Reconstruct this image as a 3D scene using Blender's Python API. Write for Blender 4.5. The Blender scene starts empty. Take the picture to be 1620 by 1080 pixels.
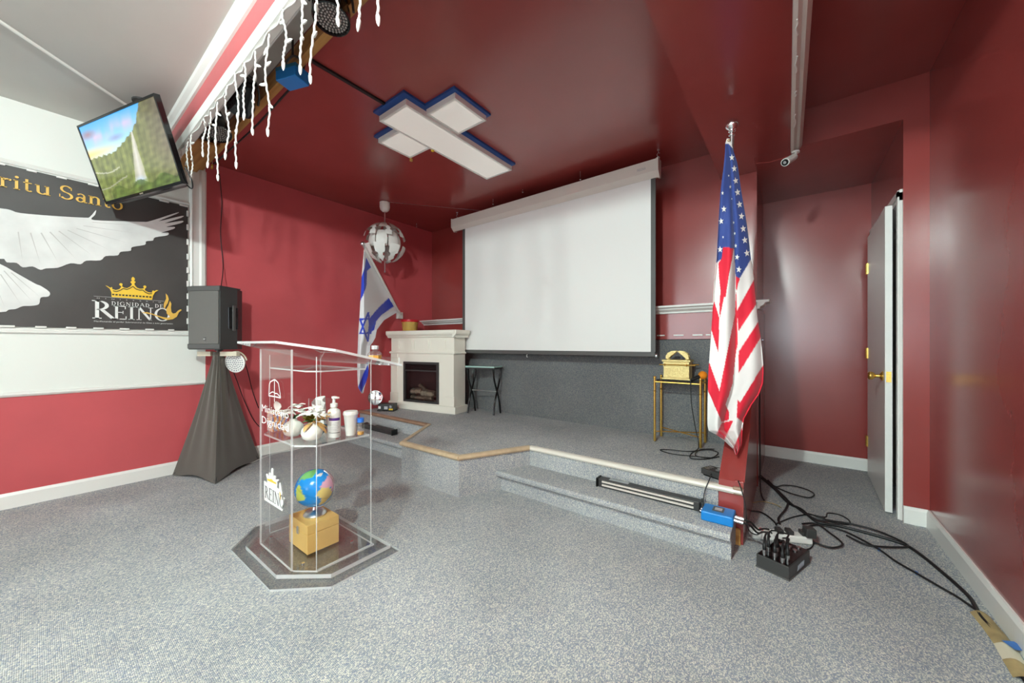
import bpy, bmesh, math, random
import numpy as np
from mathutils import Vector, Matrix, Euler
random.seed(7)
PI = math.pi
scene = bpy.context.scene
C = scene.collection

# ------------------------------------------------------------------ camera, light, exposure
F_PX, YAW, CAM_H = 577.2, 0.6522, 1.12
cam_d = bpy.data.cameras.new('camera'); cam = bpy.data.objects.new('camera', cam_d); C.objects.link(cam)
cam.location = (0, 0, CAM_H); cam.rotation_euler = (PI/2, 0, YAW)
cam_d.sensor_width = 36; cam_d.lens = 36*F_PX/1620; cam_d.shift_y = 4.6/1620; cam_d.clip_start = 0.02
scene.camera = cam

world = bpy.data.worlds.new('world'); scene.world = world; world.use_nodes = True
bg = world.node_tree.nodes['Background']; bg.inputs[0].default_value = (0.75, 0.86, 1.0, 1); bg.inputs[1].default_value = 1.2

def area(name, loc, rot, sx, sy, power, col):
    l = bpy.data.lights.new(name, 'AREA'); l.shape = 'RECTANGLE'; l.size = sx; l.size_y = sy
    l.energy = power; l.color = col
    o = bpy.data.objects.new(name, l); o.location = loc; o.rotation_euler = rot; C.objects.link(o); return o
# daylight by two unseen windows behind the camera, the left one added for fill
WINDOWS = [(-3.3, -1.75), (-.75, .5)]
for wx0, wx1 in WINDOWS:
    area('window_daylight', ((wx0+wx1)/2, -4.93, 1.6), (PI/2, 0, 0), wx1-wx0-.06, 1.5, 24, (0.80, 0.96, 1.0))
# unseen opal globes: main one follows cast shadows, two weak ones added as fill (built further down)
GLOBES = [(-.55, -.7, 2.552), (-2.9, -3.2, 2.60), (-.6, -4.0, 2.60)]
GLOBE_R, GLOBE_E = .06, (830, 34, 24)
scene.view_settings.view_transform = 'Standard'; scene.view_settings.look = 'None'
scene.view_settings.gamma = 1.0; scene.view_settings.use_curve_mapping = False
scene.view_settings.exposure = 1.36
scene.cycles.transparent_max_bounces = 28
scene.cycles.max_bounces = 8
scene.cycles.diffuse_bounces = 3
scene.cycles.use_adaptive_sampling = True
scene.cycles.adaptive_threshold = .05
scene.cycles.glossy_bounces = 4

# ------------------------------------------------------------------ helpers
def lin(r, g, b):
    def f(x):
        x /= 255.0
        return x/12.92 if x <= .04045 else ((x+.055)/1.055)**2.4
    return (f(r), f(g), f(b))
CY, SY = math.cos(YAW), math.sin(YAW)
def on(u, v, X=None, Y=None, Z=None):
    """place of a photo point on one of the room's planes"""
    r = (u-810)/F_PX; d = (CY*r-SY, SY*r+CY, -(v-544.6)/F_PX)
    t = X/d[0] if X is not None else Y/d[1] if Y is not None else (Z-CAM_H)/d[2]
    return (d[0]*t, d[1]*t, CAM_H+d[2]*t)

MATS = {}
def mat(name, col, rough=.5, metal=0.0, bump=0.0, bscale=60.0, var=0.0, vscale=8.0, emit=None, estr=0.0, spec=.5, coat=0.0, sheen=0.0, attr=False, trans=0.0):
    if name in MATS: return MATS[name]
    m = bpy.data.materials.new(name); m.use_nodes = True
    nt = m.node_tree; b = nt.nodes['Principled BSDF']
    b.inputs['Base Color'].default_value = (*col, 1); b.inputs['Roughness'].default_value = rough
    b.inputs['Metallic'].default_value = metal; b.inputs['Specular IOR Level'].default_value = spec
    b.inputs['Coat Weight'].default_value = coat; b.inputs['Coat Roughness'].default_value = .22; b.inputs['Sheen Weight'].default_value = sheen
    b.inputs['Transmission Weight'].default_value = trans
    tc = nt.nodes.new('ShaderNodeTexCoord')
    src = None
    if attr:
        a = nt.nodes.new('ShaderNodeAttribute'); a.attribute_name = 'Col'; src = a.outputs['Color']
        nt.links.new(src, b.inputs['Base Color'])
    if var > 0:
        n = nt.nodes.new('ShaderNodeTexNoise'); n.inputs['Scale'].default_value = vscale; n.inputs['Detail'].default_value = 4
        nt.links.new(tc.outputs['Object'], n.inputs['Vector'])
        mr = nt.nodes.new('ShaderNodeMapRange'); mr.inputs[1].default_value = .3; mr.inputs[2].default_value = .7
        mr.inputs[3].default_value = 1-var; mr.inputs[4].default_value = 1+var
        nt.links.new(n.outputs['Fac'], mr.inputs[0])
        mx = nt.nodes.new('ShaderNodeMix'); mx.data_type = 'RGBA'; mx.blend_type = 'MULTIPLY'; mx.inputs[0].default_value = 1
        if src: nt.links.new(src, mx.inputs[6])
        else: mx.inputs[6].default_value = (*col, 1)
        nt.links.new(mr.outputs[0], mx.inputs[7]); nt.links.new(mx.outputs[2], b.inputs['Base Color'])
    if bump > 0:
        n2 = nt.nodes.new('ShaderNodeTexNoise'); n2.inputs['Scale'].default_value = bscale; n2.inputs['Detail'].default_value = 5
        nt.links.new(tc.outputs['Object'], n2.inputs['Vector'])
        bp = nt.nodes.new('ShaderNodeBump'); bp.inputs['Strength'].default_value = bump; bp.inputs['Distance'].default_value = .01
        nt.links.new(n2.outputs['Fac'], bp.inputs['Height']); nt.links.new(bp.outputs[0], b.inputs['Normal'])
    if emit is not None:
        if emit == 'attr': nt.links.new(src, b.inputs['Emission Color'])
        else: b.inputs['Emission Color'].default_value = (*emit, 1)
        b.inputs['Emission Strength'].default_value = estr
    MATS[name] = m; return m

def clear_mat(name, tint=(1, 1, 1), ior=1.45, milk=0.0, milkcol=(.9, .9, .9), rough=.02):
    """clear sheet: what lies behind shows through, with true Fresnel reflection on top"""
    m = bpy.data.materials.new(name); m.use_nodes = True; nt = m.node_tree
    for n in list(nt.nodes): nt.nodes.remove(n)
    out = nt.nodes.new('ShaderNodeOutputMaterial'); tr = nt.nodes.new('ShaderNodeBsdfTransparent'); gl = nt.nodes.new('ShaderNodeBsdfGlossy')
    tr.inputs[0].default_value = (*tint, 1); gl.inputs['Roughness'].default_value = rough
    fr = nt.nodes.new('ShaderNodeFresnel'); fr.inputs['IOR'].default_value = ior
    geo = nt.nodes.new('ShaderNodeNewGeometry'); mi = nt.nodes.new('ShaderNodeMapRange'); mi.inputs[3].default_value = ior; mi.inputs[4].default_value = 1/ior
    nt.links.new(geo.outputs['Backfacing'], mi.inputs[0]); nt.links.new(mi.outputs[0], fr.inputs['IOR'])   # same Fresnel on both faces of a thin sheet
    base = tr.outputs[0]
    if milk > 0:
        df = nt.nodes.new('ShaderNodeBsdfDiffuse'); df.inputs[0].default_value = (*milkcol, 1)
        mx0 = nt.nodes.new('ShaderNodeMixShader'); mx0.inputs[0].default_value = milk
        nt.links.new(tr.outputs[0], mx0.inputs[1]); nt.links.new(df.outputs[0], mx0.inputs[2]); base = mx0.outputs[0]
    mx = nt.nodes.new('ShaderNodeMixShader')
    nt.links.new(fr.outputs[0], mx.inputs[0]); nt.links.new(base, mx.inputs[1]); nt.links.new(gl.outputs[0], mx.inputs[2])
    nt.links.new(mx.outputs[0], out.inputs[0]); MATS[name] = m; return m

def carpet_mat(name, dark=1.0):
    m = bpy.data.materials.new(name); m.use_nodes = True; nt = m.node_tree; b = nt.nodes['Principled BSDF']
    b.inputs['Roughness'].default_value = .95; b.inputs['Specular IOR Level'].default_value = .1
    tc = nt.nodes.new('ShaderNodeTexCoord'); mp = nt.nodes.new('ShaderNodeMapping')
    mp.inputs['Scale'].default_value = (310, 205, 310)
    nt.links.new(tc.outputs['Object'], mp.inputs['Vector'])
    vo = nt.nodes.new('ShaderNodeTexVoronoi'); vo.inputs['Scale'].default_value = 1.0; vo.inputs['Randomness'].default_value = .4
    nt.links.new(mp.outputs[0], vo.inputs['Vector'])
    sep = nt.nodes.new('ShaderNodeSeparateColor'); nt.links.new(vo.outputs['Color'], sep.inputs[0])
    rp = nt.nodes.new('ShaderNodeValToRGB'); cr = rp.color_ramp; cr.interpolation = 'CONSTANT'
    cols = [(0, (148, 153, 167)), (.24, (176, 178, 180)), (.46, (196, 196, 191)), (.66, (222, 218, 207)), (.84, (164, 166, 169))]
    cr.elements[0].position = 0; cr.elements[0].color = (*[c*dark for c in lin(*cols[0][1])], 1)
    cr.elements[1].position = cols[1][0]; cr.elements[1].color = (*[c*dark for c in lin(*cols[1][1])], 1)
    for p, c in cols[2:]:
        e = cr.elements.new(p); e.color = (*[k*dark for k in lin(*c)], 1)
    nt.links.new(sep.outputs[0], rp.inputs[0])
    n = nt.nodes.new('ShaderNodeTexNoise'); n.inputs['Scale'].default_value = 1.7; n.inputs['Detail'].default_value = 3
    nt.links.new(tc.outputs['Object'], n.inputs['Vector'])
    mr = nt.nodes.new('ShaderNodeMapRange'); mr.inputs[1].default_value = .3; mr.inputs[2].default_value = .7; mr.inputs[3].default_value = .86; mr.inputs[4].default_value = 1.1
    nt.links.new(n.outputs['Fac'], mr.inputs[0])
    mx = nt.nodes.new('ShaderNodeMix'); mx.data_type = 'RGBA'; mx.blend_type = 'MULTIPLY'; mx.inputs[0].default_value = 1
    nt.links.new(rp.outputs[0], mx.inputs[6]); nt.links.new(mr.outputs[0], mx.inputs[7]); nt.links.new(mx.outputs[2], b.inputs['Base Color'])
    bp = nt.nodes.new('ShaderNodeBump'); bp.inputs['Strength'].default_value = .8; bp.inputs['Distance'].default_value = .004; bp.invert = True
    nt.links.new(vo.outputs['Distance'], bp.inputs['Height']); nt.links.new(bp.outputs[0], b.inputs['Normal'])
    MATS[name] = m; return m

def wood_mat(name, c0, c1, axis=0):
    m = bpy.data.materials.new(name); m.use_nodes = True; nt = m.node_tree; b = nt.nodes['Principled BSDF']
    b.inputs['Roughness'].default_value = .6
    tc = nt.nodes.new('ShaderNodeTexCoord'); mp = nt.nodes.new('ShaderNodeMapping')
    s = [30, 30, 30]; s[axis] = 2.0; mp.inputs['Scale'].default_value = s
    n = nt.nodes.new('ShaderNodeTexNoise'); n.inputs['Scale'].default_value = 1; n.inputs['Detail'].default_value = 5
    rp = nt.nodes.new('ShaderNodeValToRGB'); rp.color_ramp.elements[0].position = .35; rp.color_ramp.elements[1].position = .68
    rp.color_ramp.elements[0].color = (*c0, 1); rp.color_ramp.elements[1].color = (*c1, 1)
    nt.links.new(tc.outputs['Object'], mp.inputs['Vector']); nt.links.new(mp.outputs[0], n.inputs['Vector'])
    nt.links.new(n.outputs['Fac'], rp.inputs[0]); nt.links.new(rp.outputs[0], b.inputs['Base Color'])
    MATS[name] = m; return m

OFF = {}
class MB:
    def __init__(s): s.v = []; s.f = []; s.m = []; s.c = []
    def add(s, vs, fs, m=0):
        o = len(s.v); s.v += [tuple(p) for p in vs]
        for f in fs: s.f.append(tuple(i+o for i in f)); s.m.append(m)
        return s
    def box(s, x0, x1, y0, y1, z0, z1, m=0, mf=None):
        vs = [(x, y, z) for z in (z0, z1) for y in (y0, y1) for x in (x0, x1)]
        fs = [(0, 2, 3, 1), (4, 5, 7, 6), (0, 1, 5, 4), (2, 6, 7, 3), (0, 4, 6, 2), (1, 3, 7, 5)]  # bottom top front back left right
        o = len(s.v); s.v += vs
        for i, f in enumerate(fs): s.f.append(tuple(k+o for k in f)); s.m.append(mf[i] if mf else m)
        return s
    def bbox(s, x0, x1, y0, y1, z0, z1, b=.005, m=0, seg=2, T=None):
        bm = bmesh.new(); bmesh.ops.create_cube(bm, size=1)
        for q in bm.verts: q.co = Vector(((x0+x1)/2+q.co.x*(x1-x0), (y0+y1)/2+q.co.y*(y1-y0), (z0+z1)/2+q.co.z*(z1-z0)))
        bmesh.ops.bevel(bm, geom=list(bm.edges), offset=b, segments=seg, affect='EDGES', profile=.5)
        bm.verts.index_update()
        s.add([(T @ q.co) if T else q.co for q in bm.verts], [[q.index for q in f.verts] for f in bm.faces], m); bm.free(); return s
    def prism(s, poly, fn, t0, t1, m=0, ms=None):
        n = len(poly); a = [fn(p[0], p[1], t0) for p in poly]; b = [fn(p[0], p[1], t1) for p in poly]
        o = len(s.v); s.v += [tuple(p) for p in a+b]
        s.f.append(tuple(o+i for i in range(n))[::-1]); s.m.append(m)
        s.f.append(tuple(o+n+i for i in range(n))); s.m.append(m)
        for i in range(n):
            j = (i+1) % n; s.f.append((o+i, o+j, o+n+j, o+n+i)); s.m.append(m if ms is None else ms)
        return s
    def cyl(s, p0, p1, r0, r1=None, n=14, caps=True, m=0):
        if r1 is None: r1 = r0
        p0 = Vector(p0); p1 = Vector(p1); d = (p1-p0).normalized()
        a = d.orthogonal().normalized(); b = d.cross(a)
        o = len(s.v)
        for p, r in ((p0, r0), (p1, r1)):
            for i in range(n):
                t = 2*PI*i/n; s.v.append(tuple(p+(a*math.cos(t)+b*math.sin(t))*r))
        for i in range(n):
            j = (i+1) % n; s.f.append((o+i, o+j, o+n+j, o+n+i)); s.m.append(m)
        if caps:
            s.f.append(tuple(o+i for i in range(n))[::-1]); s.m.append(m); s.f.append(tuple(o+n+i for i in range(n))); s.m.append(m)
        return s
    def tube(s, pts, r, n=6, closed=False, m=0):
        P = [Vector(p) for p in pts]; N = len(P); o = len(s.v); ref = None
        for i in range(N):
            a = P[(i-1) % N] if (i or closed) else P[i]; b = P[(i+1) % N] if (i < N-1 or closed) else P[i]
            d = (b-a).normalized() if (b-a).length > 1e-9 else Vector((0, 0, 1))
            if ref is None: ref = d.orthogonal().normalized()
            ref = (ref-d*ref.dot(d)); ref = ref.normalized() if ref.length > 1e-6 else d.orthogonal().normalized()
            q = d.cross(ref); rr = r[i] if isinstance(r, (list, tuple)) else r
            for k in range(n):
                t = 2*PI*k/n; s.v.append(tuple(P[i]+(ref*math.cos(t)+q*math.sin(t))*rr))
        for i in range(N if closed else N-1):
            for k in range(n):
                a = o+i*n+k; b = o+i*n+(k+1) % n; i2 = (i+1) % N
                s.f.append((a, b, o+i2*n+(k+1) % n, o+i2*n+k)); s.m.append(m)
        if not closed:
            s.f.append(tuple(o+k for k in range(n))[::-1]); s.m.append(m); s.f.append(tuple(o+(N-1)*n+k for k in range(n))); s.m.append(m)
        return s
    def lathe(s, prof, org=(0, 0, 0), n=24, T=None, m=0, sx=1, sy=1):
        o = len(s.v); org = Vector(org)
        for r, z in prof:
            for k in range(n):
                t = 2*PI*k/n; p = Vector((r*math.cos(t)*sx, r*math.sin(t)*sy, z))
                s.v.append(tuple(org+((T @ p) if T else p)))
        for i in range(len(prof)-1):
            for k in range(n):
                s.f.append((o+i*n+k, o+i*n+(k+1) % n, o+(i+1)*n+(k+1) % n, o+(i+1)*n+k)); s.m.append(m)
        if prof[0][0] > 1e-6: s.f.append(tuple(o+k for k in range(n))[::-1]); s.m.append(m)
        if prof[-1][0] > 1e-6: s.f.append(tuple(o+(len(prof)-1)*n+k for k in range(n))); s.m.append(m)
        return s
    def ball(s, c, r, n=16, sc=(1, 1, 1), m=0):
        pr = [(max(1e-7, math.sin(PI*i/(n//2)))*1.0, -math.cos(PI*i/(n//2))) for i in range(n//2+1)]
        return s.lathe(pr, c, n, Matrix.Diagonal((r*sc[0], r*sc[1], r*sc[2])), m)
    def grid(s, nx, ny, pos, col=None, m=0, close=False):
        o = len(s.v)
        for j in range(ny+1):
            for i in range(nx+1): s.v.append(tuple(pos(i/nx, j/ny)))
        if col is not None: s.c += list(col)
        for j in range(ny):
            for i in range(nx):
                a = o+j*(nx+1)+i; s.f.append((a, a+1, a+nx+2, a+nx+1)); s.m.append(m)
        return s
    def poly(s, pts, m=0):
        o = len(s.v); s.v += [tuple(p) for p in pts]; s.f.append(tuple(range(o, o+len(pts)))); s.m.append(m); return s
    def mesh(s, name, mats, off=(0, 0, 0), smooth=None):
        me = bpy.data.meshes.new(name); ox, oy, oz = off
        me.from_pydata([(x-ox, y-oy, z-oz) for x, y, z in s.v], [], s.f)
        for q in (mats if isinstance(mats, (list, tuple)) else [mats]): me.materials.append(MATS[q] if isinstance(q, str) else q)
        me.polygons.foreach_set('material_index', s.m)
        if s.c and len(s.c) == len(s.v):
            ca = me.color_attributes.new('Col', 'FLOAT_COLOR', 'POINT')
            ca.data.foreach_set('color', np.array([(*c[:3], 1.0) for c in s.c], dtype=np.float32).ravel())
        if smooth:
            me.polygons.foreach_set('use_smooth', [True]*len(me.polygons)); me.set_sharp_from_angle(angle=math.radians(smooth))
        me.update(); return me
    def build(s, name, mats, parent=None, smooth=None, label=None):
        off = OFF.get(parent.name, (0, 0, 0)) if parent else (0, 0, 0)
        o = bpy.data.objects.new(name, s.mesh(name, mats, off, smooth)); C.objects.link(o)
        if parent: o.parent = parent; OFF[o.name] = off
        if label: o['label'] = label
        return o

def tag(o, label, cat, group=None, kind=None):
    o['label'] = label; o['category'] = cat
    if group: o['group'] = group
    if kind: o['kind'] = kind
    return o
def thing(name, label, cat, loc=(0, 0, 0), rot=None, group=None):
    """Empty at the base of a thing; parts given in world coordinates unless rot is set (then local)"""
    o = bpy.data.objects.new(name, None); C.objects.link(o); o.location = loc; o.empty_display_size = .05
    if rot is not None: o.rotation_euler = rot; OFF[o.name] = (0, 0, 0)
    else: OFF[o.name] = tuple(loc)
    return tag(o, label, cat, group)
def struct(o): o['kind'] = 'structure'; return o
def inst(src, name, parent, loc=(0, 0, 0), rot=(0, 0, 0), scale=1.0):
    c = bpy.data.objects.new(name, src.data); C.objects.link(c); c.parent = parent; c.location = loc; c.rotation_euler = rot
    c.scale = (scale,)*3 if not isinstance(scale, (tuple, list)) else scale
    return c
def cr(pts, k=6, closed=False):
    """Catmull-Rom through points"""
    P = [Vector(p) for p in pts]; n = len(P); out = []
    for i in range(n if closed else n-1):
        if closed: a, b, c, d = P[(i-1) % n], P[i], P[(i+1) % n], P[(i+2) % n]
        else: a, b, c, d = P[max(i-1, 0)], P[i], P[i+1], P[min(i+2, n-1)]
        for j in range(k):
            t = j/k; out.append(.5*((2*b)+(c-a)*t+(2*a-5*b+4*c-d)*t*t+(3*b-a-3*c+d)*t**3))
    if not closed: out.append(P[-1])
    return out
def inpoly(px, py, poly):
    ins = np.zeros(px.shape, bool); n = len(poly)
    for i in range(n):
        x0, y0 = poly[i]; x1, y1 = poly[(i+1) % n]
        if y0 == y1: continue
        c = ((y0 > py) != (y1 > py)) & (px < (x1-x0)*(py-y0)/(y1-y0)+x0)
        ins ^= c
    return ins
XZ = lambda Y: (lambda a, b, t: (a, Y+t, b))

# ------------------------------------------------------------------ materials
RED = lin(200, 88, 92)
mat('red_paint', RED, .34, bump=.06, bscale=14, var=.06, vscale=2.5)
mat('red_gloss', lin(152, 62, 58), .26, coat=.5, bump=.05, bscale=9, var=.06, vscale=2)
mat('white_wall', lin(236, 237, 230), .5, bump=.04, bscale=40)
mat('white_trim', lin(238, 236, 230), .35)
mat('ceiling_grey', lin(205, 201, 194), .8, bump=.06, bscale=12, var=.03, vscale=2)
mat('plain_wall', lin(215, 208, 198), .7)
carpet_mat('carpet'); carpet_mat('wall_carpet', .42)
mat('tan_nosing', lin(196, 172, 140), .45, var=.12, vscale=20)
mat('brown_nosing', lin(150, 118, 96), .45, var=.12, vscale=20)
mat('white_nosing', lin(224, 217, 204), .3)
wood_mat('pine', lin(168, 116, 56), lin(206, 156, 88), 0)
mat('black_plastic', lin(58, 57, 56), .45)
mat('black_gloss', lin(18, 18, 19), .15)
mat('grille', lin(112, 109, 105), .6, bump=.5, bscale=500)
mat('dark_grey', lin(84, 82, 80), .5)
mat('scrim', lin(84, 77, 69), .85, sheen=.3, bump=.12, bscale=300)
mat('chrome', (.82, .82, .84), .08, 1.0)
mat('silver', (.72, .72, .72), .28, 1.0)
mat('gold', lin(240, 206, 116), .25, .5, var=.06)
mat('brass', lin(232, 192, 100), .25, .85)
mat('ark_gold', lin(226, 204, 140), .4, .6, bump=.5, bscale=120)
mat('gold_box', lin(232, 190, 112), .42, .25, var=.05, vscale=6)
mat('cable_black', lin(26, 26, 27), .5)
mat('white_plastic', lin(238, 236, 230), .35)
mat('cream', lin(243, 238, 224), .4)
mat('fabric_white', lin(236, 234, 230), .8)
mat('case_white', lin(218, 208, 198), .4)
mat('led_panel', lin(232, 226, 216), .3, emit=(1.0, .96, .90), estr=.11)
mat('blue_board', lin(32, 78, 150), .5)
mat('blue_case', lin(22, 130, 208), .35)
mat('printed', (1, 1, 1), .75, attr=True, sheen=.2)
mat('globe_print', (1, 1, 1), .22, attr=True)
mat('tv_picture', (0, 0, 0), .12, attr=True, emit='attr', estr=.55)
MATS['tv_picture'].node_tree.nodes['Principled BSDF'].inputs['Base Color'].default_value = (0.02, 0.02, 0.02, 1)
for l_ in list(MATS['tv_picture'].node_tree.links):
    if l_.to_socket.name == 'Base Color': MATS['tv_picture'].node_tree.links.remove(l_)
mat('banner_black', lin(66, 62, 60), .48, bump=.08, bscale=5, var=.12, vscale=3)
mat('banner_gold', lin(238, 190, 84), .45)
mat('banner_yellow', lin(250, 206, 60), .45)
mat('banner_dark', lin(52, 44, 30), .5)
mat('banner_white', lin(226, 225, 222), .5, var=.12, vscale=5)
mat('banner_shade', lin(196, 193, 189), .5)
mat('ink_white', lin(240, 239, 235), .5)
mat('frost', lin(240, 238, 235), .6)
clear_mat('acrylic', (.985, .985, .98), 1.42)
clear_mat('acrylic_edge', (.9, .92, .92), 1.4, .55, (.92, .93, .92), .1)
clear_mat('glass_clear', (.97, .98, .98), 1.45, .06)
clear_mat('fire_glass', (.8, .8, .8), 1.4)
mat('glass_mint', lin(170, 205, 195), .12)
mat('oil_yellow', lin(226, 160, 40), .2)
mat('bottle_blue', lin(40, 120, 225), .35)
mat('star_white', lin(240, 238, 232), .7)
mat('orange_foam', lin(240, 140, 22), .9, bump=.3, bscale=300)
mat('red_plastic', lin(205, 25, 45), .3)
mat('purple_ink', lin(92, 48, 140), .5)
mat('grey_ink', lin(150, 150, 158), .6)
mat('petal', lin(245, 243, 234), .7)
mat('leaf_green', lin(66, 110, 62), .55)
mat('leaf_olive', lin(128, 120, 34), .45)
mat('leaf_gold', lin(216, 172, 108), .4, .3)
mat('vase_glaze', lin(236, 233, 222), .25, var=.05, vscale=30)
mat('log_bark', lin(120, 106, 90), .9, bump=.8, bscale=40, var=.35, vscale=25)
mat('ash', lin(120, 112, 100), .95, bump=.8, bscale=60, var=.3, vscale=40)
mat('firebox_dark', lin(40, 38, 38), .5)
mat('tape_tan', lin(170, 148, 104), .6, var=.2, vscale=20)
mat('tape_blue', lin(70, 120, 190), .6)
mat('yellow_flower', lin(236, 196, 40), .5)
mat('rug_teal', lin(30, 110, 140), .5)
mat('led_dark', lin(60, 58, 58), .3)
mat('lamp_inner', lin(205, 200, 195), .25, .5)
mat('ivory_plastic', lin(222, 212, 188), .5)

# ------------------------------------------------------------------ room shell
XL, XR, YB, YBL, ZC = -4.25, .677, 3.6, 3.46, 2.79
YR, XD, YA, ZA = 3.33, .565, 4.48, 2.54          # right wall step, door wall, alcove back, alcove ceiling
YBACK = -5.0
struct(MB().box(XL-.1, XR+.12, YBACK-.1, 4.6, -.1, 0).build('floor', 'carpet'))
# left wall: red dado, white above in the audience half, red all the way up on the stage
w = MB()
w.box(XL-.1, XL, YBACK, YB+.1, 0, .77, 0); w.box(XL-.1, XL, YBACK, .95, .77, 2.9, 1); w.box(XL-.1, XL, .95, YB+.1, .77, 2.9, 0)
struct(w.build('wall_left', ['red_paint', 'white_wall']))
# stage back wall: upper part set back, lower part proud with a ledge
w = MB(); w.box(XL, -.22, YB, YB+.9, 1.4, 2.9, 0); w.box(XL, -.205, YBL, YB+.9, 1.166, 1.42, 0); w.box(XL, -.205, YBL, YB+.9, 0, 1.16, 0)
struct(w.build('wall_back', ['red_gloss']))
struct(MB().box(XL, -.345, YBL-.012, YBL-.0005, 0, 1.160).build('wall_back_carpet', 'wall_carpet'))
# alcove and right side
w = MB(); w.box(-.22, XD+.1, YA, YA+.1, 0, 2.9)
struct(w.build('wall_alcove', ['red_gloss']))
w = MB(); w.box(XR, XR+.1, YBACK, YR+.02, 0, 2.95); w.box(XD, XR+.1, YR, 3.41, 0, 2.95)
w.box(XD, XD+.1, 3.41, YA, 2.09, 2.95); w.box(XD, XD+.1, 4.36, YA, 0, 2.09)
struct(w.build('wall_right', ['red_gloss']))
struct(MB().box(XD+.101, XD+.14, 3.49, 4.6, 0, 2.9).build('wall_closet', 'plain_wall'))
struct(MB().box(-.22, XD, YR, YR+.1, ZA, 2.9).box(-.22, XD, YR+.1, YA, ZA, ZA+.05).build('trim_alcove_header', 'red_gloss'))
# ceilings
struct(MB().box(XL-.1, XR+.1, YBACK-.1, .70, 2.80, 2.9).build('ceiling', 'ceiling_grey'))
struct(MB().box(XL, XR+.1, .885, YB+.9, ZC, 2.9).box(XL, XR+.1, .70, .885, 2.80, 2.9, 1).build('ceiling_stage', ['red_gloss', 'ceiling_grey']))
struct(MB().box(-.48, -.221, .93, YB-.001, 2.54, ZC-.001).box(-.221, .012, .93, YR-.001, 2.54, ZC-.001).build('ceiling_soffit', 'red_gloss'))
# wall behind the camera with two windows, the left one added for light
w = MB()
xs = [XL]+[q for a in WINDOWS for q in a]+[XR]
for i in range(0, len(xs), 2): w.box(xs[i], xs[i+1], YBACK-.1, YBACK, 0, 2.85)
for a, b in WINDOWS: w.box(a, b, YBACK-.1, YBACK, 0, .8); w.box(a, b, YBACK-.1, YBACK, 2.4, 2.85)
struct(w.build('wall_rear', 'plain_wall'))
for i, (a, b) in enumerate(WINDOWS):
    g = MB().box(a, b, YBACK-.06, YBACK-.05, .8, 2.4).build('window_%d' % (i+1), 'glass_clear'); struct(g)
    fr = MB()
    for q in (a, (a+b)/2-.02, b-.04): fr.box(q, q+.04, YBACK-.08, YBACK-.02, .8, 2.4)
    for q in (.8, 2.36): fr.box(a, b, YBACK-.08, YBACK-.02, q, q+.04)
    fr.build('window_frame', 'white_trim', g)
for i, (tx, ty, tz) in enumerate(GLOBES):
    t = thing('pendant_light', ['white globe pendant light nearest the camera in the hall', 'added unseen white fill globe over the left aisle of the hall', 'added unseen white fill globe nearest the rear windows'][i], 'light', (tx, ty, 2.80))
    MB().ball((tx, ty, tz), GLOBE_R, 32).build('opal_globe', mat('opal_glow_%d' % i, (1, 1, 1), .4, emit=(.82, 1.0, .97), estr=GLOBE_E[i]), t, 80)
    MB().cyl((tx, ty, tz+GLOBE_R-.005), (tx, ty, 2.79), .012).build('stem', 'white_plastic', t)
    MB().cyl((tx, ty, 2.775), (tx, ty, 2.7995), .06, n=20).build('canopy', 'white_plastic', t)

# skirting, rails and casings
def skirting(name, pts, nrm, hgt=.105):
    m = MB()
    for (a, b), (nx, ny) in zip(zip(pts[:-1], pts[1:]), nrm):
        (x0, y0), (x1, y1) = a, b
        prof = [(0, 0), (.016, 0), (.016, hgt-.018), (.008, hgt), (0, hgt)]
        m.prism(prof, (lambda p, q, t, x0=x0, y0=y0, x1=x1, y1=y1, nx=nx, ny=ny: (x0+(x1-x0)*t+nx*p, y0+(y1-y0)*t+ny*p, q)), 0, 1)
    return struct(m.build(name, 'white_trim'))
skirting('baseboard_left', [(XL, YBACK), (XL, 2.14)], [(1, 0)])
skirting('baseboard_right', [(XR, YBACK), (XR, YR), (XD, YR)], [(-1, 0), (0, -1)])
skirting('baseboard_alcove', [(-.205, YA), (XD, YA), (XD, 4.40)], [(0, -1), (-1, 0)])
struct(MB().prism([(0, 0), (.012, .004), (.022, .018), (.014, .03), (0, .034)], lambda p, q, t: (XL+p, t, .757+q), YBACK, .954).build('trim_chair_rail', 'white_trim'))
tr = MB()
tr.prism([(0, 0), (.01, 0), (.022, .008), (.022, .018), (.012, .026), (.012, .034), (0, .036)], lambda p, q, t: (XL+p, t, 1.196+q), -2.2, .836)
tr.prism([(0, 0), (.012, 0), (.02, .012), (.01, .03), (0, .032)], lambda p, q, t: (XL+p, t, 2.352+q), -2.2, .836)
struct(tr.build('trim_banner_frame', 'white_trim'))
tr = MB()
tr.prism([(.836, 0), (.836, .018), (.85, .03), (.862, .02), (.90, .022), (.915, .034), (.94, .03), (.954, .012), (.954, 0)], lambda p, q, t: (XL+q, p, t), 1.196, 2.69)
struct(tr.build('trim_post', 'white_trim'))
# batten on the audience ceiling
a = Vector((-2.36, -1.14, 2.798)); b = Vector((-3.90, .62, 2.798))
struct(MB().tube([a, b], .011, 8).build('trim_ceiling_batten', 'white_trim'))
# ledge crown on the stage back wall
prof = [(0, 0), (.018, 0), (.022, .014), (.05, .03), (.06, .046), (.088, .05), (.09, .066), (0, .066)]
lg = MB().prism(prof, lambda p, q, t: (t, YBL-p, 1.395+q), XL, -.205+.0)
lg.prism(prof, lambda p, q, t: (-.205+p*.85, t, 1.395+q), YBL-.09, YBL+.08)
lg.box(XL, -.2, YBL, YB, 1.42, 1.461)
struct(lg.build('trim_ledge', 'white_trim'))
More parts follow.
